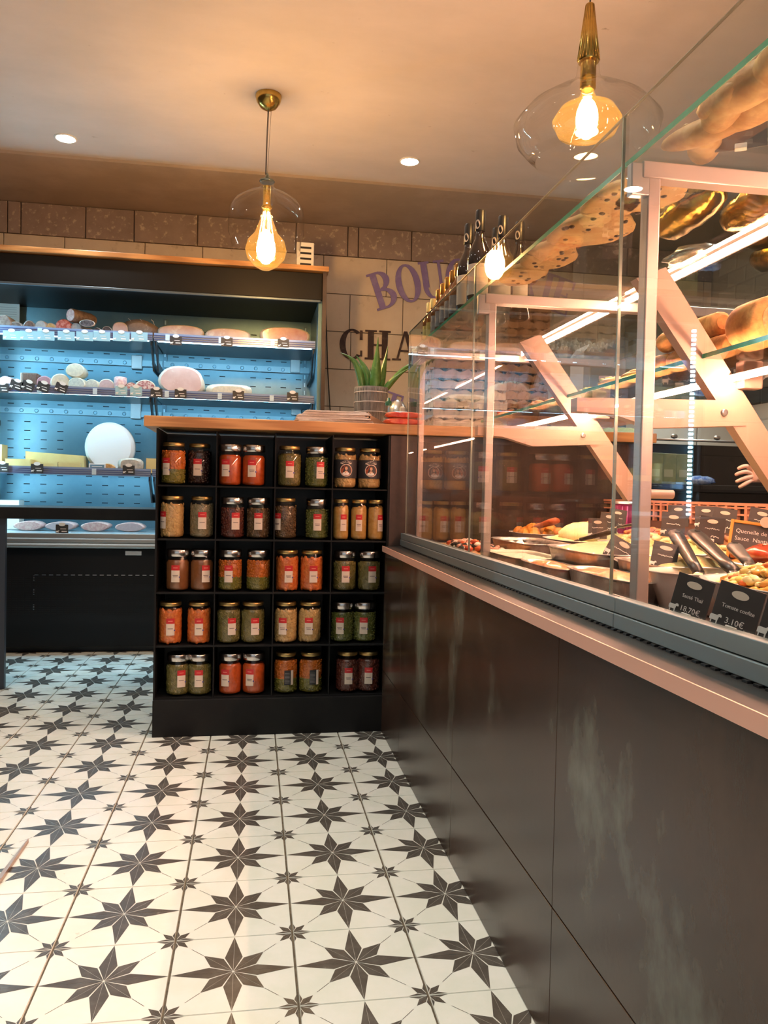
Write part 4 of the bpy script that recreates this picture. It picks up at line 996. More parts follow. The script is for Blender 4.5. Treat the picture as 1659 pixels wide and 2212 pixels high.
for j in range(2):
    bottle('oil_bottle', .595, 2.665+j*.06, 'small yellow labelled bottle at the far end of the top shelf, %s one' % ('nearer', 'farther')[j], .15, .022, AMB, M('yellow_label', (.55, .45, .12), rough=.5), 'yellow labelled bottles at the shelf end', False, M('yellow_cap', (.6, .5, .2), rough=.4))
BREAD = M('flatbread', (.62, .28, .09), (.78, .48, .22), rough=.55, scale=18, fac=(.35, .6), c3=(.16, .06, .03), scale3=42, fac3=(.60, .66), bump=.3, bscale=30)
CRUST = M('bread_crust', (.50, .22, .07), (.78, .48, .22), rough=.55, scale=22, fac=(.35, .65), bump=.6, bscale=35, c3=(.35, .14, .04), scale3=12, fac3=(.55, .75))
def flat(px, py, rx, ry, lb, thick=.018, zz=None):
    zz = zz or ZT_; q = atZ(px, py, zz); x = max(q.x, .565+rx)
    t = thing('flatbread', lb, 'bread', (x, q.y, zz), (0, 0, 0), 'olive flatbreads on the top glass shelf')
    g = random.Random(int(px)); n = 26; ph = [g.uniform(0, 6) for _ in range(3)]
    def rad(a): return 1+.06*sin(2*a+ph[0])+.05*sin(3*a+ph[1])+.03*sin(7*a+ph[2])
    rings = []
    for s_, z_ in ((.80, 0), (.97, .003), (1, thick*.5), (.93, thick*.9), (.5, thick)):
        rings.append([(rx*s_*rad(2*pi*k/n)*cos(2*pi*k/n), ry*s_*rad(2*pi*k/n)*sin(2*pi*k/n), z_) for k in range(n)])
    v = [p for r_ in rings for p in r_]; f = []
    for j in range(4):
        for i in range(n): f.append((j*n+i, j*n+(i+1) % n, (j+1)*n+(i+1) % n, (j+1)*n+i))
    f += [tuple(range(n))[::-1], tuple(4*n+i for i in range(n))]
    MB().add(v, f, 0, True).build('bread', BREAD, t)
    mb = MB()
    for k in range(16):
        a, r_ = g.uniform(0, 6.28), g.uniform(.2, .9); mb.ell((rx*r_*cos(a), ry*r_*sin(a), .001 if k % 2 else thick), .006, .007, .004, nu=7, nv=4)
    o = mb.build('olive_bits', M('olive_bits', (.05, .03, .03), rough=.3), t); o['kind'] = 'stuff'
flat(1245, 503, .075, .10, 'long olive flatbread seen from below, largest near the lamp reflection')
flat(1170, 560, .058, .095, 'olive flatbread lying behind the largest, just right of the bulb reflection')
flat(1268, 440, .050, .085, 'olive flatbread nearer than the largest, close to the green glass edge')
flat(1398, 432, .058, .075, 'olive flatbread beside the pale post on the top shelf')
flat(1130, 600, .05, .09, 'small farthest olive flatbread on the top shelf')
for k, (px, py, rx, ry, rot, lb) in enumerate(((1490, 305, .022, .075, .5, 'short baguette lying slanted left of the grey card back'), (1455, 255, .025, .07, -.3, 'baguette nearest the green glass edge on the top shelf'), (1560, 220, .03, .09, .2, 'thick loaf in the upper right of the top shelf'),
      (1610, 150, .03, .08, -.2, 'thick loaf nearest the camera on the top shelf'), (1640, 260, .032, .08, .1, 'loaf right of the grey card at the photo edge'), (1520, 340, .025, .06, -.5, 'small loaf behind the post beam on the top shelf'))):
    q = atZ(px, py, ZT_); x = max(q.x, .575+rx+ry*abs(sin(rot)))
    t = thing('bread_loaf', lb, 'bread', (x, q.y, ZT_), (0, 0, rot), 'loaves on the top glass shelf')
    MB().ell((0, 0, rx*.8), rx, ry, rx*.8, nu=16, nv=10).build('loaf', CRUST, t)
    mb = MB()
    for j in range(3): mb.ell((0, -ry*.4+j*ry*.4, rx*1.45), rx*.6, .006, .004, nu=10, nv=4)
    mb.build('crust_cut', M('crumb', (.8, .6, .35), rough=.7), t)
GFOIL = M('gold_foil', (.75, .48, .10), (.45, .25, .05), rough=.16, metal=1, scale=24, bump=.9, bscale=26)
for k, (gx, gy, rx, ry, rot, lb) in enumerate(((.80, 1.40, .042, .115, -.12, 'gold and brown wrapped cake loaf nearest the pale post'), (.905, 1.33, .042, .12, -.10, 'crinkled gold wrapped loaf in the middle of the top shelf'), (1.01, 1.42, .042, .12, -.12, 'gold wrapped loaf behind the middle one, right of it'), (1.125, 1.56, .042, .12, -.1, 'gold wrapped loaf farther back just above the bright lamp tube'))):
    g = random.Random(k)
    t = thing('foil_loaf', lb, 'package', (gx, gy, ZT_), (0, 0, rot), 'gold foil wrapped loaves on the top shelf')
    b = MB(); n = 14; m_ = 12; v = []; f = []
    for j in range(m_+1):
        yy = -ry+2*ry*j/m_; e = (1-abs(yy/ry)**4)**.5 if j not in (0, m_) else .35
        for i in range(n):
            a = 2*pi*i/n; q_ = e*(1+g.uniform(-.09, .09)); v.append((rx*q_*cos(a), yy, max(0, rx*.75+rx*.75*q_*sin(a))))
    for j in range(m_):
        for i in range(n): f.append((j*n+i, j*n+(i+1) % n, (j+1)*n+(i+1) % n, (j+1)*n+i))
    f += [tuple(range(n))[::-1], tuple(m_*n+i for i in range(n))]
    b.add(v, f, 0, True).build('foil_wrap', GFOIL, t)
    MB().box(-rx*.5, rx*.5, -ry-.02, -ry+.004, rx*.7, rx*.8, bev=.001).build('twisted_end', GFOIL, t)
q = atZ(1500, 578, ZT_)
t = thing('silver_parcel', 'crumpled silver foil parcel above the bright lamp tube', 'package', (q.x, q.y, ZT_))
mb = MB(); mb.ell((0, 0, .022), .06, .07, .022, nu=18, nv=10, jit=.16); mb.build('foil_wrap', FOIL, t)
# price cards ------------------------------------------------------
def scrib(mb, x0, x1, z, hgt, y, seed, th=.0007):
    g = random.Random(seed); x = x0; pts = []
    while x < x1: pts.append((x, y, z+g.uniform(-.5, .5)*hgt)); x += hgt*.42
    if len(pts) > 1: mb.tube(pts, th, 4, 0)
def card(x, y, z, lb, w=.066, h=.056, yaw=-.6, lean=-.25, words=None, seed=0, roll=0, scale=1, rx_=None):
    t = thing('chalk_price_card', lb, 'price card', (x, y, z), (lean, roll, yaw), 'black chalk price cards in the deli case')
    MB().box(-w/2, w/2, -.0008, .0008, 0, h, bev=.0004).build('card', CARD, t)
    MB().lathe([(.011, 0), (.011, .0006)], 20, 0, Tm((0, -.001, h*.80), (pi/2, 0, 0), (1, .52*w/.066, 1))).build('oval_badge', CREAM, t)
    mb = MB()
    if not words: scrib(mb, -w*.28, w*.3, h*.52, h*.055, -.0012, seed); scrib(mb, -w*.02, w*.3, h*.22, h*.085, -.0012, seed+9, .0009)
    cowicon(mb, -w/2-.001, h*.08, w*.26, -.0010)
    mb.build('chalk_marks', CHALK, t)
    MB().box(-w*.12, w*.12, -.004, .004, -.001, .008, bev=.001).build('clip_foot', WHITEP, t)
    if words:
        for s_, sz, xx, zz in words: text(s_, sz, CHALK, t, (xx, -.0012, zz), (pi/2, 0, 0), ext=.0001)
    return t
for px, py, w, h, yw, lb in ((1330, 490, .062, .055, 2.4, 'grey card back on the top shelf left of the pale post'), (1445, 420, .062, .05, 2.2, 'tilted dark card on the top shelf right of the pale post'), (1600, 325, .070, .055, 2.0, 'large grey card back on the top shelf beside the baguette')):
    q = atZ(px, py, ZT_); card(max(q.x, .61), q.y, ZT_+.002, lb, w, h, yaw=yw+.6, lean=.35, seed=px)
# ================================================================== MIDDLE GLASS SHELF
ZM = MZ+.0008
ROLLM = M('fried_roll', (.46, .19, .05), (.62, .34, .12), rough=.6, scale=26, fac=(.35, .6), c3=(.28, .10, .03), scale3=30, fac3=(.5, .7), bump=.6, bscale=45, spec=.3)
FILL = M('roll_filling', (.45, .30, .14), (.15, .10, .05), rough=.5, scale=60, fac=(.4, .6), c3=(.16, .22, .06), scale3=40, fac3=(.55, .65))
def rollx(x, y, z, lb, r=.022, L=.105, rot=0, end=ROLLM):
    t = thing('fried_roll', lb, 'pastry', (x, y, z), (0, 0, rot), 'golden rolls on the middle glass shelf')
    n = 18; mb = MB(); prof = [(r*.6, -L/2), (r*.92, -L/2+.004), (r, -L/2+.012), (r*1.03, 0), (r, L/2-.012), (r*.92, L/2-.004), (r*.6, L/2)]
    mb.lathe(prof, n, 0, Tm((0, 0, r*1.03), (-pi/2, 0, 0))); mb.build('crust', ROLLM, t)
    MB().lathe([(r*.62, 0), (r*.55, .002)], 14, 0, Tm((0, -L/2-.0012, r*1.03), (-pi/2, 0, 0))).build('filling', end, t)
for k, (y, zz, rot, lb) in enumerate(((1.60, 0, .1, 'lower golden roll nearest the pale post'), (1.49, 0, -.05, 'lower golden roll in the middle of the stack'), (1.375, 0, .06, 'lower golden roll at the right under the top one'),
        (1.53, .0465, .0, 'upper golden roll left of the cards'), (1.415, .0465, .04, 'upper golden roll beside the open-ended one'))):
    rollx(.855+(.004 if k % 2 else 0), y, ZM+zz, lb, rot=rot)
rollx(.857, 1.255, ZM, 'thick open-ended roll with green and brown filling at the photo edge', r=.042, L=.09, end=FILL)
for k, y in enumerate((1.60, 1.49, 1.375, 1.26)): rollx(.93, y+.01, ZM, 'golden roll in the row behind, %s from the right' % ORD[3-k], rot=.03*k)
PUFF = M('puff_pastry', (.66, .34, .09), (.82, .52, .2), rough=.45, scale=26, fac=(.4, .6), c3=(.4, .16, .04), scale3=20, fac3=(.58, .7), bump=.4, bscale=40, coat=.2)
def puff(px, py, X, s, lb, mat_=PUFF, extra=None, zz=None, cat='pastry', name='puff_pastry', grp='pastries on the middle glass shelf'):
    q = atX(px, py, X); t = thing(name, lb, cat, (X, q.y, zz or ZM), (0, 0, R_.uniform(-.4, .4)), grp); mb = MB(); g = random.Random(int(px))
    mb.ell((0, 0, s*.28), s, s*1.2, s*.28, nu=16, nv=8, jit=.07)
    for k in range(4): mb.ell((s*g.uniform(-.4, .4), s*g.uniform(-.6, .6), s*.42), s*.4, s*.5, s*.18, nu=10, nv=6, jit=.05)
    mb.build('crust', mat_, t)
    if extra:
        e = MB()
        for k in range(9): e.ell((s*g.uniform(-.7, .7), s*g.uniform(-.8, .8), s*.55), s*.16, s*.18, s*.1, nu=8, nv=5)
        o = e.build('topping', extra, t); o['kind'] = 'stuff'
LETT = M('lettuce', (.30, .42, .12), (.48, .56, .22), rough=.5, scale=30, bump=.3); TOM = M('tomato', (.65, .07, .02), (.75, .16, .04), rough=.25, coat=.4, scale=20)
puff(1385, 790, .86, .045, 'golden torn puff pastry right beside the pale post')
puff(1335, 812, .86, .045, 'golden puff pastry left of the pane joint', extra=LETT)
puff(1275, 838, .88, .04, 'pale stuffed bun with a green leaf on the middle shelf', M('pale_bun', (.66, .56, .3), (.5, .5, .24), rough=.5, scale=25), LETT)
puff(1215, 846, .88, .045, 'toast slice heaped with orange topping on the middle shelf', PUFF, TOM)
puff(1170, 872, .86, .042, 'flaky brown pastry near the lower lamp tube', CRUST, TOM)
puff(1100, 892, .87, .045, 'farthest open toast with tomato on the middle shelf', BREAD, TOM)
def chit(px, py, X, lb, w, h, yaw, words=None, zz=None, lean=-.25):
    q = atX(px, py, X); return card(X, q.y, zz or ZM+.002, lb, w, h, yaw, lean, words, seed=int(px))
chit(1600, 700, .99, 'black chalk card reading NEMS behind the golden rolls', .094, .068, -.45, [('NEMS', .012, 0, .035)])
chit(1470, 745, .98, 'black chalk card half hidden behind the upper left roll', .075, .06, -.45)
chit(1326, 790, .98, 'black chalk card above the puff pastries left of the pane joint', .080, .078, -.45)

# ================================================================== ON THE DECK OF THE CASE
D0 = DZ+.0008
ALU = M('alu_tray', (.82, .76, .70), (.66, .58, .52), rough=.28, metal=.65, scale=40, bump=.3, bscale=60)
GRATIN = M('gratin', (.80, .55, .18), (.88, .70, .34), rough=.45, scale=20, fac=(.35, .6), c3=(.42, .15, .03), scale3=30, fac3=(.58, .68), bump=.5, bscale=36, coat=.25)
LASA = M('red_gratin', (.55, .14, .03), (.75, .38, .12), rough=.4, scale=26, fac=(.4, .6), c3=(.30, .06, .02), scale3=24, fac3=(.6, .7), bump=.5, bscale=40, coat=.3)
MASH = M('mash', (.74, .66, .26), (.82, .76, .42), rough=.6, scale=24, bump=.5, bscale=30)
POT = M('creamy_gratin', (.82, .70, .36), (.70, .66, .30), rough=.4, scale=16, c3=(.75, .42, .12), scale3=22, fac3=(.6, .72), bump=.4, bscale=30, coat=.3)
def superell(a, rx, ry, p=4):
    ca, sa = cos(a), sin(a); r = (abs(ca/rx)**p+abs(sa/ry)**p)**(-1/p); return r*ca, r*sa
def tray(name, x, y, rx, ry, h, lb, cat, food, mat_=ALU, p=4.5, flute=.0028, zb=None, heap=.004, rim=.005, taper=.86, grp=None, yaw=0, extra=None):
    t = thing(name, lb, cat, (x, y, zb or D0), (0, 0, yaw), grp)
    n = 72 if flute else 40; mb = MB(); rings = []
    for s_, z_, fl_ in ((taper, 0, 0), (taper+.02, .002, 1), (.985, h-.004, 1), (.99, h-.002, 0), (1+rim/rx, h, 0), (1+rim/rx*.9, h+.0015, 0), (.975, h, 0), (.96, h-.008, 0)):
        rg = []
        for k in range(n):
            a = 2*pi*k/n; px_, py_ = superell(a, rx*s_, ry*s_, p); q_ = 1+(flute/rx)*(1 if k % 2 else -1)*fl_; rg.append((px_*q_, py_*q_, z_))
        rings.append(rg)
    v = [q for r_ in rings for q in r_]; f = []
    for j in range(len(rings)-1):
        for i in range(n): f.append((j*n+i, j*n+(i+1) % n, (j+1)*n+(i+1) % n, (j+1)*n+i))
    f.append(tuple(range(n))[::-1]); mb.add(v, f, 0, True).build('tray_body' if flute else 'dish_body', mat_, t)
    if food:
        g = random.Random(int(x*1000+y*77)); mb = MB(); v = []; f = []; m_ = 7; n2 = 32
        for j in range(m_+1):
            s_ = .955*j/m_
            for k in range(n2):
                a = 2*pi*k/n2; px_, py_ = superell(a, rx*s_+1e-5, ry*s_+1e-5, p); v.append((px_, py_, h-.006+heap*(1-(j/m_)**2)+(g.uniform(-.0016, .0016) if j < m_ else -.002)))
        for j in range(m_):
            for i in range(n2): f.append((j*n2+i, j*n2+(i+1) % n2, (j+1)*n2+(i+1) % n2, (j+1)*n2+i))
        f.append(tuple(range(n2))); mb.add(v, f, 0, True).build('food', food, t)
    return t
def chunks(t, n, rx, ry, z, sz, mat_, seed=1, name='food_pieces', dome=0.02, jit=.12, shape=(1, .8, .6)):
    g = random.Random(seed); mb = MB()
    for k in range(n):
        a, r_ = g.uniform(0, 2*pi), g.random()**.5; s_ = sz*g.uniform(.7, 1.25)
        rot = Matrix.Rotation(g.uniform(0, 3), 3, 'Z') @ Matrix.Rotation(g.uniform(-.6, .6), 3, 'X')
        mb.ell((rx*r_*cos(a), ry*r_*sin(a), z+dome*(1-r_**2)+g.uniform(-.3, .3)*sz), s_*shape[0], s_*shape[1], s_*shape[2], g.randrange(len(mat_)) if isinstance(mat_, list) else 0, nu=9, nv=6, jit=jit, rot=rot)
    o = mb.build(name, mat_, t); o['kind'] = 'stuff'; return o
GT_ = 'foil trays of cooked food in the deli case'
# pizza slab
t = thing('topped_pizza', 'rectangular pizza with red tomato, cream and dark olives at the far end of the case', 'pizza', (.655, 2.27, D0))
MB().box(-.065, .065, -.24, .28, 0, .016, bev=.006).build('crust', CRUST, t)
chunks(t, 90, .055, .24, .020, .012, [TOM, M('mozzarella', (.82, .74, .6), rough=.35), M('olive', (.03, .03, .025), rough=.2), M('ham_bits', (.72, .36, .26), rough=.4)], 5, 'pizza_topping', .012)
tray('foil_tray', .80, 2.22, .075, .17, .045, 'shallow crumpled foil tray between the pizza and the white dish', 'foil tray', None, grp=GT_)
tray('plastic_tray', .655, 1.86, .06, .135, .034, 'pale cream rectangular tray on a brown base in front of the post', 'tray', M('cream_tray_inside', (.72, .62, .45), rough=.4), M('cream_tray', (.75, .66, .5), rough=.35), flute=0, heap=0, p=6)
tray('foil_tray', .765, 1.60, .105, .155, .066, 'big foil tray of creamy gratin in the middle of the case', 'foil tray', POT, grp=GT_, heap=.022)
tray('foil_tray', .775, 1.325, .10, .105, .064, 'foil tray of yellow gratin just left of the pane joint', 'foil tray', GRATIN, grp=GT_, heap=.018)
tray('foil_tray', .618, 1.575, .034, .11, .036, 'low foil tray against the front glass, left one', 'foil tray', LASA, grp=GT_, p=3.5, heap=.012)
tray('foil_tray', .628, 1.31, .040, .13, .044, 'low foil tray of orange-red bake against the front glass, right one', 'foil tray', LASA, grp=GT_, p=3.5, heap=.012)
t = tray('oval_dish', 1.00, 2.66, .10, .15, .048, 'oval white dish with round orange croquettes at the far rear of the deck', 'dish', None, CERAM, p=2, flute=0, taper=.7)
chunks(t, 34, .075, .12, .042, .020, M('croquette', (.75, .32, .04), (.6, .22, .03), rough=.45, scale=40), 8, 'croquettes', .016, .05, (1, 1, .95))
t = tray('oval_dish', 1.0, 2.28, .11, .16, .048, 'white dish with a tall yellow-green mound of mash', 'dish', MASH, CERAM, p=2.4, flute=0, taper=.75, heap=.03)
g = MB(); g.ell((0, -.02, .055), .085, .12, .048, nu=22, nv=12, jit=.05); g.build('mash_mound', MASH, t)
t = tray('white_bowl', .712, 1.165, .088, .062, .064, 'white oval bowl behind the pasta bowl, left', 'bowl', None, CERAM, p=2.6, flute=0, taper=.72)
chunks(t, 60, .066, .042, .040, .012, [GRATIN, POT], 12, 'food_pieces', .012)
PAS = [M('pasta_yellow', (.78, .50, .08), (.82, .60, .2), rough=.4, scale=30, coat=.3), M('pasta_orange', (.72, .34, .05), rough=.4, coat=.3), M('tomato_bits', (.6, .14, .03), rough=.35), M('pasta_pale', (.82, .66, .3), rough=.4, coat=.3)]
t = tray('white_bowl', .732, .945, .114, .135, .068, 'large white bowl heaped with yellow pasta salad nearest the camera', 'bowl', PAS[0], CERAM, p=2.8, flute=0, taper=.72)
chunks(t, 420, .10, .115, .062, .0095, [PAS[0], PAS[3], PAS[1], PAS[0], PAS[3], PAS[2]], 14, 'pasta_pieces', .036, .15, (1.3, .7, .6))
# second rank of dishes
rk = [(1.02, 1.95, .09, .12, 'foil tray of orange gratin right of the mash mound', GRATIN), (.99, 1.68, .10, .11, 'foil tray of pale creamed food in the second rank', POT), (1.0, 1.42, .09, .10, 'foil tray of red meat in sauce behind the tongs', LASA),
      (.985, 1.19, .09, .10, 'foil tray of white creamed food left of the chalkboard', POT), (1.22, 2.3, .08, .13, 'foil tray of red bake by the air grille, far one', LASA), (1.22, 1.98, .08, .13, 'foil tray of brown roast by the air grille, middle one', M('roast', (.32, .10, .04), (.5, .22, .08), rough=.35, scale=20, bump=.5, coat=.3)),
      (1.22, 1.66, .08, .13, 'foil tray of carrot salad by the air grille, near one', M('carrots', (.7, .22, .03), (.6, .12, .02), rough=.4, scale=50, bump=.6))]
for x, y, rx, ry, lb, fd in rk:
    t = tray('foil_tray', x, y, rx, ry, .058, lb, 'foil tray', fd, grp=GT_, heap=.024)
    chunks(t, 40, rx*.75, ry*.75, .068, .011, fd, int(y*100), 'food_pieces', .012)
t = thing('meat_pieces', 'dark red glazed meat piece lying behind the near tongs', 'meat', (.92, 1.30, D0+.060)); 
t.location.z = D0+.064
MB().ell((0, 0, .016), .035, .05, .02, nu=16, nv=9, jit=.08).build('meat', M('glazed_red', (.35, .04, .01), (.5, .1, .03), rough=.25, coat=.5), t)
PURP = M('purple_reflection', (.28, .03, .14), (.36, .07, .2), rough=.3, scale=20)  # purple reflection in the glass, built as a solid ribbed shape
q = atX(1362, 1100, 1.26)
t = thing('reflection_form', 'magenta-purple reflection built as a tall ribbed shape behind the price cards', 'reflection', (1.27, 2.56, D0)); mb = MB().lathe([(.035, 0), (.04, .01), (.042, .15), (.045, .155)], 24)
for k in range(16): a = 2*pi*k/16; mb.tube([(.041*cos(a), .041*sin(a), .01), (.043*cos(a), .043*sin(a), .148)], .003, 4)
mb.build('reflection_body', PURP, t); MB().lathe([(.047, .155), (.047, .163), (.03, .165)], 24).build('reflection_cap', STEELB, t)
# utensils
HND = M('black_handle', (.03, .026, .024), rough=.35, coat=.2); BLADE = M('utensil_steel', (.7, .66, .62), rough=.2, metal=1)
def utensil(name, a, b, lb, w=.012, mat_=HND, tip=None, steel=.25):
    a, b = Vector(a), Vector(b); t = thing(name, lb, 'utensil', a); d = b-a; m = d*(1-steel)
    mb = MB(); s_ = d.cross(Vector((0, 0, 1))).normalized(); u = s_.cross(d).normalized()
    def bar(p0, p1, w0, w1, h0, h1):
        v = []
        for p, ww, hh in ((p0, w0, h0), (p0.lerp(p1, .15), w0*1.15, h0*1.1), (p0.lerp(p1, .8), w1*1.1, h1), (p1, w1, h1)):
            for k in range(8): an = 2*pi*k/8; v.append(p+s_*ww*cos(an)+u*hh*sin(an))
        f = [tuple(range(8))[::-1], tuple(24+k for k in range(8))]
        for j in range(3):
            for k in range(8): f.append((j*8+k, j*8+(k+1) % 8, (j+1)*8+(k+1) % 8, (j+1)*8+k))
        return v, f
    v, f = bar(Vector(), m, w*.75, w*.6, w*.5, w*.4); mb.add(v, f, 0, True).build('handle', mat_, t)
    mb = MB(); v, f = bar(m, d, w*.5, w*.7, w*.18, w*.12); mb.add(v, f, 0, True).build('steel_end', BLADE, t)
    MB().lathe([(w*.3, 0), (w*.3, .0006)], 10, 0, Matrix.Translation(d*.07+u*w*.52) @ u.to_track_quat('Z', 'Y').to_matrix().to_4x4()).build('hang_hole', BLACK, t)
P3 = lambda px, py, X: atX(px, py, X)
utensil('serving_tongs', P3(1458, 1152, .76), P3(1528, 1268, .70), 'left black-handled serving utensil standing in the pasta bowl', .017)
utensil('serving_tongs', P3(1500, 1152, .83), P3(1600, 1248, .745), 'right thick black-handled serving utensil leaning into the pasta bowl', .019, steel=.12)
utensil('spatula', P3(1585, 1180, .84), P3(1625, 1225, .80), 'short dark grey spatula handle before the chalkboard', .017, M('grey_handle', (.09, .085, .08), rough=.4), steel=.2)
utensil('serving_spoon', P3(1322, 1148, .86), P3(1245, 1168, .84), 'brown-black spoon handle lying across the gratin trays', .013, steel=.15)
utensil('serving_spoon', P3(1400, 1128, .98), P3(1325, 1140, .96), 'thin black spoon handle behind the pale post', .010, steel=.15)
utensil('salad_server', P3(1200, 1125, .98), P3(1155, 1140, .98), 'orange-red fan shaped server in the croquette dish', .022, M('orange_server', (.5, .12, .04), rough=.4), steel=.1)
# cards on the deck
card(.568, .968, .716, 'large chalk card at the front glass priced 18.70, left of the two', .054, .058, -1.1, -.12, roll=.2, words= [('Sauté Thaï', .0072, .002, .0275), ('18.70€', .0105, .003, .0095), ('le kg', .0045, .022, .006)])
card(.568, .868, .716, 'large chalk card at the front glass reading Tomate confite priced 3.10', .058, .058, -1.1, -.12, roll=.2, words= [('Tomate confite', .0068, .002, .0275), ('3.10€', .0105, .002, .0095), ('la pièce', .0040, .0215, .006)])
card(.568, .775, .716, 'chalk card at the front glass cut off by the right photo edge', .058, .058, -1.1, -.12, roll=.2)
for px, py, X, w, h, lb, yaw in ((1330, 1212, .70, .058, .046, 'tilted chalk card standing in the gratin tray at the pane joint', -.3), (1430, 1232, .70, .044, .050, 'upright chalk card just right of the pale post', -.35)):
    q = atX(px, py, X); card(X, q.y, q.z, lb, w, h, yaw, -.3, seed=px, roll=.5 if px < 1400 else .2)
far = [(1290, 1165, .95, 'leaning chalk card left of the purple reflection, front'), (1312, 1150, 1.02, 'chalk card in front of the purple reflection, middle'), (1330, 1140, 1.10, 'chalk card right against the purple reflection'), (1452, 1160, .95, 'slanted chalk card above the left tongs handle'),
       (1465, 1128, 1.12, 'tall chalk card below the dotted light line'), (1525, 1130, 1.12, 'chalk card left of the pair before the air grille'), (1560, 1150, 1.08, 'chalk card right of the pair before the air grille'), (1535, 1172, .98, 'slanted chalk card over the pale food left of the chalkboard'), (1638, 1150, 1.1, 'chalk card behind the chalkboard with its badge showing')]
for px, py, X, lb in far:
    q = atX(px, py, X); q.z = min(max(q.z, D0+.062), .80); card(X, q.y, q.z, lb, .052, .058, -.45, -.22, seed=px, roll=R_.uniform(.0, .2))
# chalkboard with orange frame
q = atX(1572, 1222, .93)
t = thing('chalkboard', 'small chalkboard in a bright orange frame at the right edge of the case', 'chalkboard', (q.x, q.y, q.z+.004), (-.25, .12, -.55))
w, h = .135, .085; OR = M('orange_frame', (.78, .36, .05), rough=.4)
MB().box(0, w, .001, .005, 0, h).build('slate', CARD, t)
for bx in ((-.006, 0, -.006, h+.006), (w, w+.006, -.006, h+.006), (0, w, -.006, 0), (0, w, h, h+.006)): MB().box(bx[0], bx[1], -.002, .007, bx[2], bx[3], bev=.001).build('frame_bar', OR, t)
for s_, sz, xx, zz in (('Quenelle de Brochet', .0115, .005, .066), ('Sauce  Nantua', .0115, .005, .051), ('3.90', .0115, .05, .018)):
    text(s_, sz, CHALK, t, (xx, .0005, zz), (pi/2, 0, 0), align='LEFT', ext=.0001)
MB().lathe([(.011, 0), (.011, .001)], 18, 0, Tm((w*.42, -.003, h+.008), (pi/2, 0, 0))).build('oval_badge', CREAM, t)

# ================================================================== STAFF SIDE BEHIND THE CASE
t = thing('staff_cabinet', 'long black low cabinet with a knobbed steel rail behind the case', 'cabinet', (0, 0, 0))
MB().box(1.83, XR-.01, 3.5, 4.1, 0, 1.13, bev=.003).build('cabinet_body', BLACK, t)
MB().tube([(1.84, 3.49, 1.15), (3.0, 3.49, 1.15)], .006, 8).build('steel_rail', STEELB, t)
for k in range(5): MB().ell((1.95+k*.22, 3.47, 1.165), .018, .012, .012, nu=10, nv=6).build('knob', STEELB, t)
t = thing('staff_table', 'dark work table on the staff side holding green boxes', 'table', (0, 0, 0))
MB().box(1.42+.1, 2.9, 2.9, 3.4, .90, .93, bev=.003).build('table_top', BLACK2, t)
for x, y in ((1.56, 2.94), (2.86, 2.94), (1.56, 3.36), (2.86, 3.36)): MB().box(x-.02, x+.02, y-.02, y+.02, 0, .90).build('leg', BLACK, t)
GB = M('green_box', (.16, .22, .10), (.22, .28, .14), rough=.5, scale=20, bump=.2)
for k, (px, rz) in enumerate(((1405, .1), (1438, .35), (1478, .1))):
    q = atY(px, 985, 3.02)
    t = thing('green_carton', 'olive green carton standing behind the case, %s of three' % ('leftmost', 'middle', 'rightmost')[k], 'carton', (max(q.x, 1.56+k*.09), 3.02+.02*k, .931), (0, 0, rz*.3), 'green cartons on the staff table')
    MB().box(-.036, .036, -.04, .04, 0, .125, bev=.003).build('box', GB, t); MB().box(-.022, .02, -.041, -.04, .03, .06, bev=.0).build('pale_print', M('pale_print', (.34, .4, .26)), t)
t = thing('blue_bag', 'crumpled shiny blue plastic bag before the green cartons', 'bag', (1.66, 2.955-.0, .931))
t.location = (1.78, 2.95, .931)
MB().ell((0, 0, .017), .06, .03, .017, nu=16, nv=8, jit=.2).build('plastic', M('blue_plastic', (.05, .15, .55), (.3, .5, .8), rough=.2, scale=40, coat=.5), t)
t = thing('tall_cupboard', 'tall grey-beige cupboard against the back wall behind the staff area', 'cupboard', (2.42, 4.6, 0))
CUPB = M('grey_beige', (.58, .57, .52), rough=.55)
MB().box(0, .62, 0, .38, .0, 2.0, bev=.003).build('carcass', CUPB, t); MB().box(.006, .306, -.018, 0, .05, 1.97, bev=.002).build('door', CUPB, t); MB().box(.314, .614, -.018, 0, .05, 1.97, bev=.002).build('door', CUPB, t)
for x in (.29, .33): MB().tube([(x, -.035, 1.0), (x, -.035, 1.2)], .005, 8).build('handle', STEELB, t)
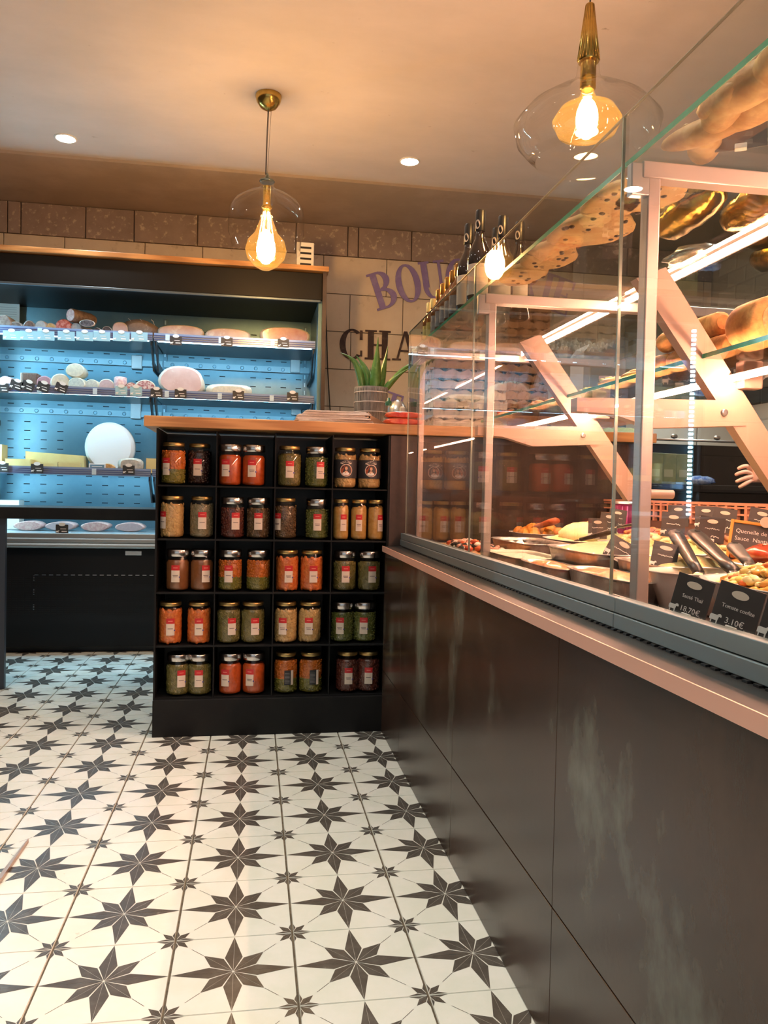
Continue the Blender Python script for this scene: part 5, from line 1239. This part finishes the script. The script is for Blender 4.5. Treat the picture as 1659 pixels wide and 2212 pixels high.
# person's hand reaching in from the right, seen behind the brace
def hand():
    y = 2.35; base = atY(1645, 1028, y); t = thing('person', 'pale bare hand and forearm reaching in from the right behind the case', 'person', base)
    d = (atY(1615, 1030, y)-base)
    sk = bpy.data.meshes.new('arm_and_hand'); V = []; E = []; Rr = []
    def ad(p, r, prev=None):
        V.append(tuple(p)); Rr.append(r); i = len(V)-1
        if prev is not None: E.append((prev, i))
        return i
    x = Vector((-1, 0, 0)); zz = Vector((0, 0, 1)); yy = Vector((0, 1, 0))
    a = ad((.34, .05, -.10), .042); a = ad((.18, .02, -.03), .035, a); a = ad((.07, 0, 0), .024, a); w0 = ad((.035, 0, .0), .021, a); pm = ad((-.01, 0, .0), .024, w0); pk = ad((-.035, 0, -.002), .022, pm)
    for k, (dz, L, dr) in enumerate(((.020, .030, .35), (.008, .036, .12), (-.004, .034, -.12), (-.015, .026, -.35))):
        p0 = Vector((-.042, -.006, dz)); j = ad(p0, .0085, pk); 
        j = ad(p0+Vector((-L*.6, -.004, L*dr)), .0075, j); j = ad(p0+Vector((-L*1.1, .0, L*dr*1.3-.006)), .0068, j); ad(p0+Vector((-L*1.5, .006, L*dr*1.3-.014)), .0055, j)
    j = ad((-.015, -.012, .026), .011, pm); j = ad((-.035, -.02, .042), .0085, j); ad((-.055, -.022, .050), .0065, j)
    sk.from_pydata(V, E, []); o = bpy.data.objects.new('arm_and_hand', sk); COL.objects.link(o); o.parent = t
    m = o.modifiers.new('skin', 'SKIN'); m.use_smooth_shade = True
    for i, r in enumerate(Rr): sk.skin_vertices[0].data[i].radius = (r, r)
    sk.skin_vertices[0].data[2].use_root = True
    o.modifiers.new('sub', 'SUBSURF').levels = 1; o.modifiers['sub'].render_levels = 2
    sk.materials.append(M('skin', (.78, .50, .38), (.72, .42, .32), rough=.5, scale=30, sss=.1))
hand()

# ================================================================== LEFT EDGE
zb_, zt_ = atY(150, 1122, 3.58).z, atY(150, 1097, 3.58).z
t = thing('service_desk', 'black desk whose top crosses in front of the fridge at left', 'desk', (0, 0, 0))
MB().box(-1.9, -.345, 3.56, 3.9, zb_, zt_, bev=.003).build('desk_top', BLACK2, t)
MB().box(-1.9, -1.035, 3.575, 3.60, 0, zb_).build('side_panel', M('desk_panel', (.03, .04, .06), rough=.4), t)
MB().box(-.375, -.35, 3.58, 3.88, 0, zb_).build('leg', BLACK2, t)
a, b = atZ(-12, 1915, .004), atZ(61, 1816, .004)
t = thing('metal_strip', 'thin copper coloured metal strip lying on the floor tiles at left', 'strip', (0, 0, 0))
d = (b-a).normalized(); s_ = Vector((-d.y, d.x, 0))
v = [a-s_*.006, b-s_*.001, b+s_*.001, a+s_*.006]
mb = MB(); mb.add([(p.x, p.y, .0008) for p in v]+[(p.x, p.y, .009) for p in v], [(3, 2, 1, 0), (4, 5, 6, 7), (0, 1, 5, 4), (1, 2, 6, 5), (2, 3, 7, 6), (3, 0, 4, 7)]).build('strip', M('copper_strip', (.55, .36, .28), rough=.35, metal=.7), t)
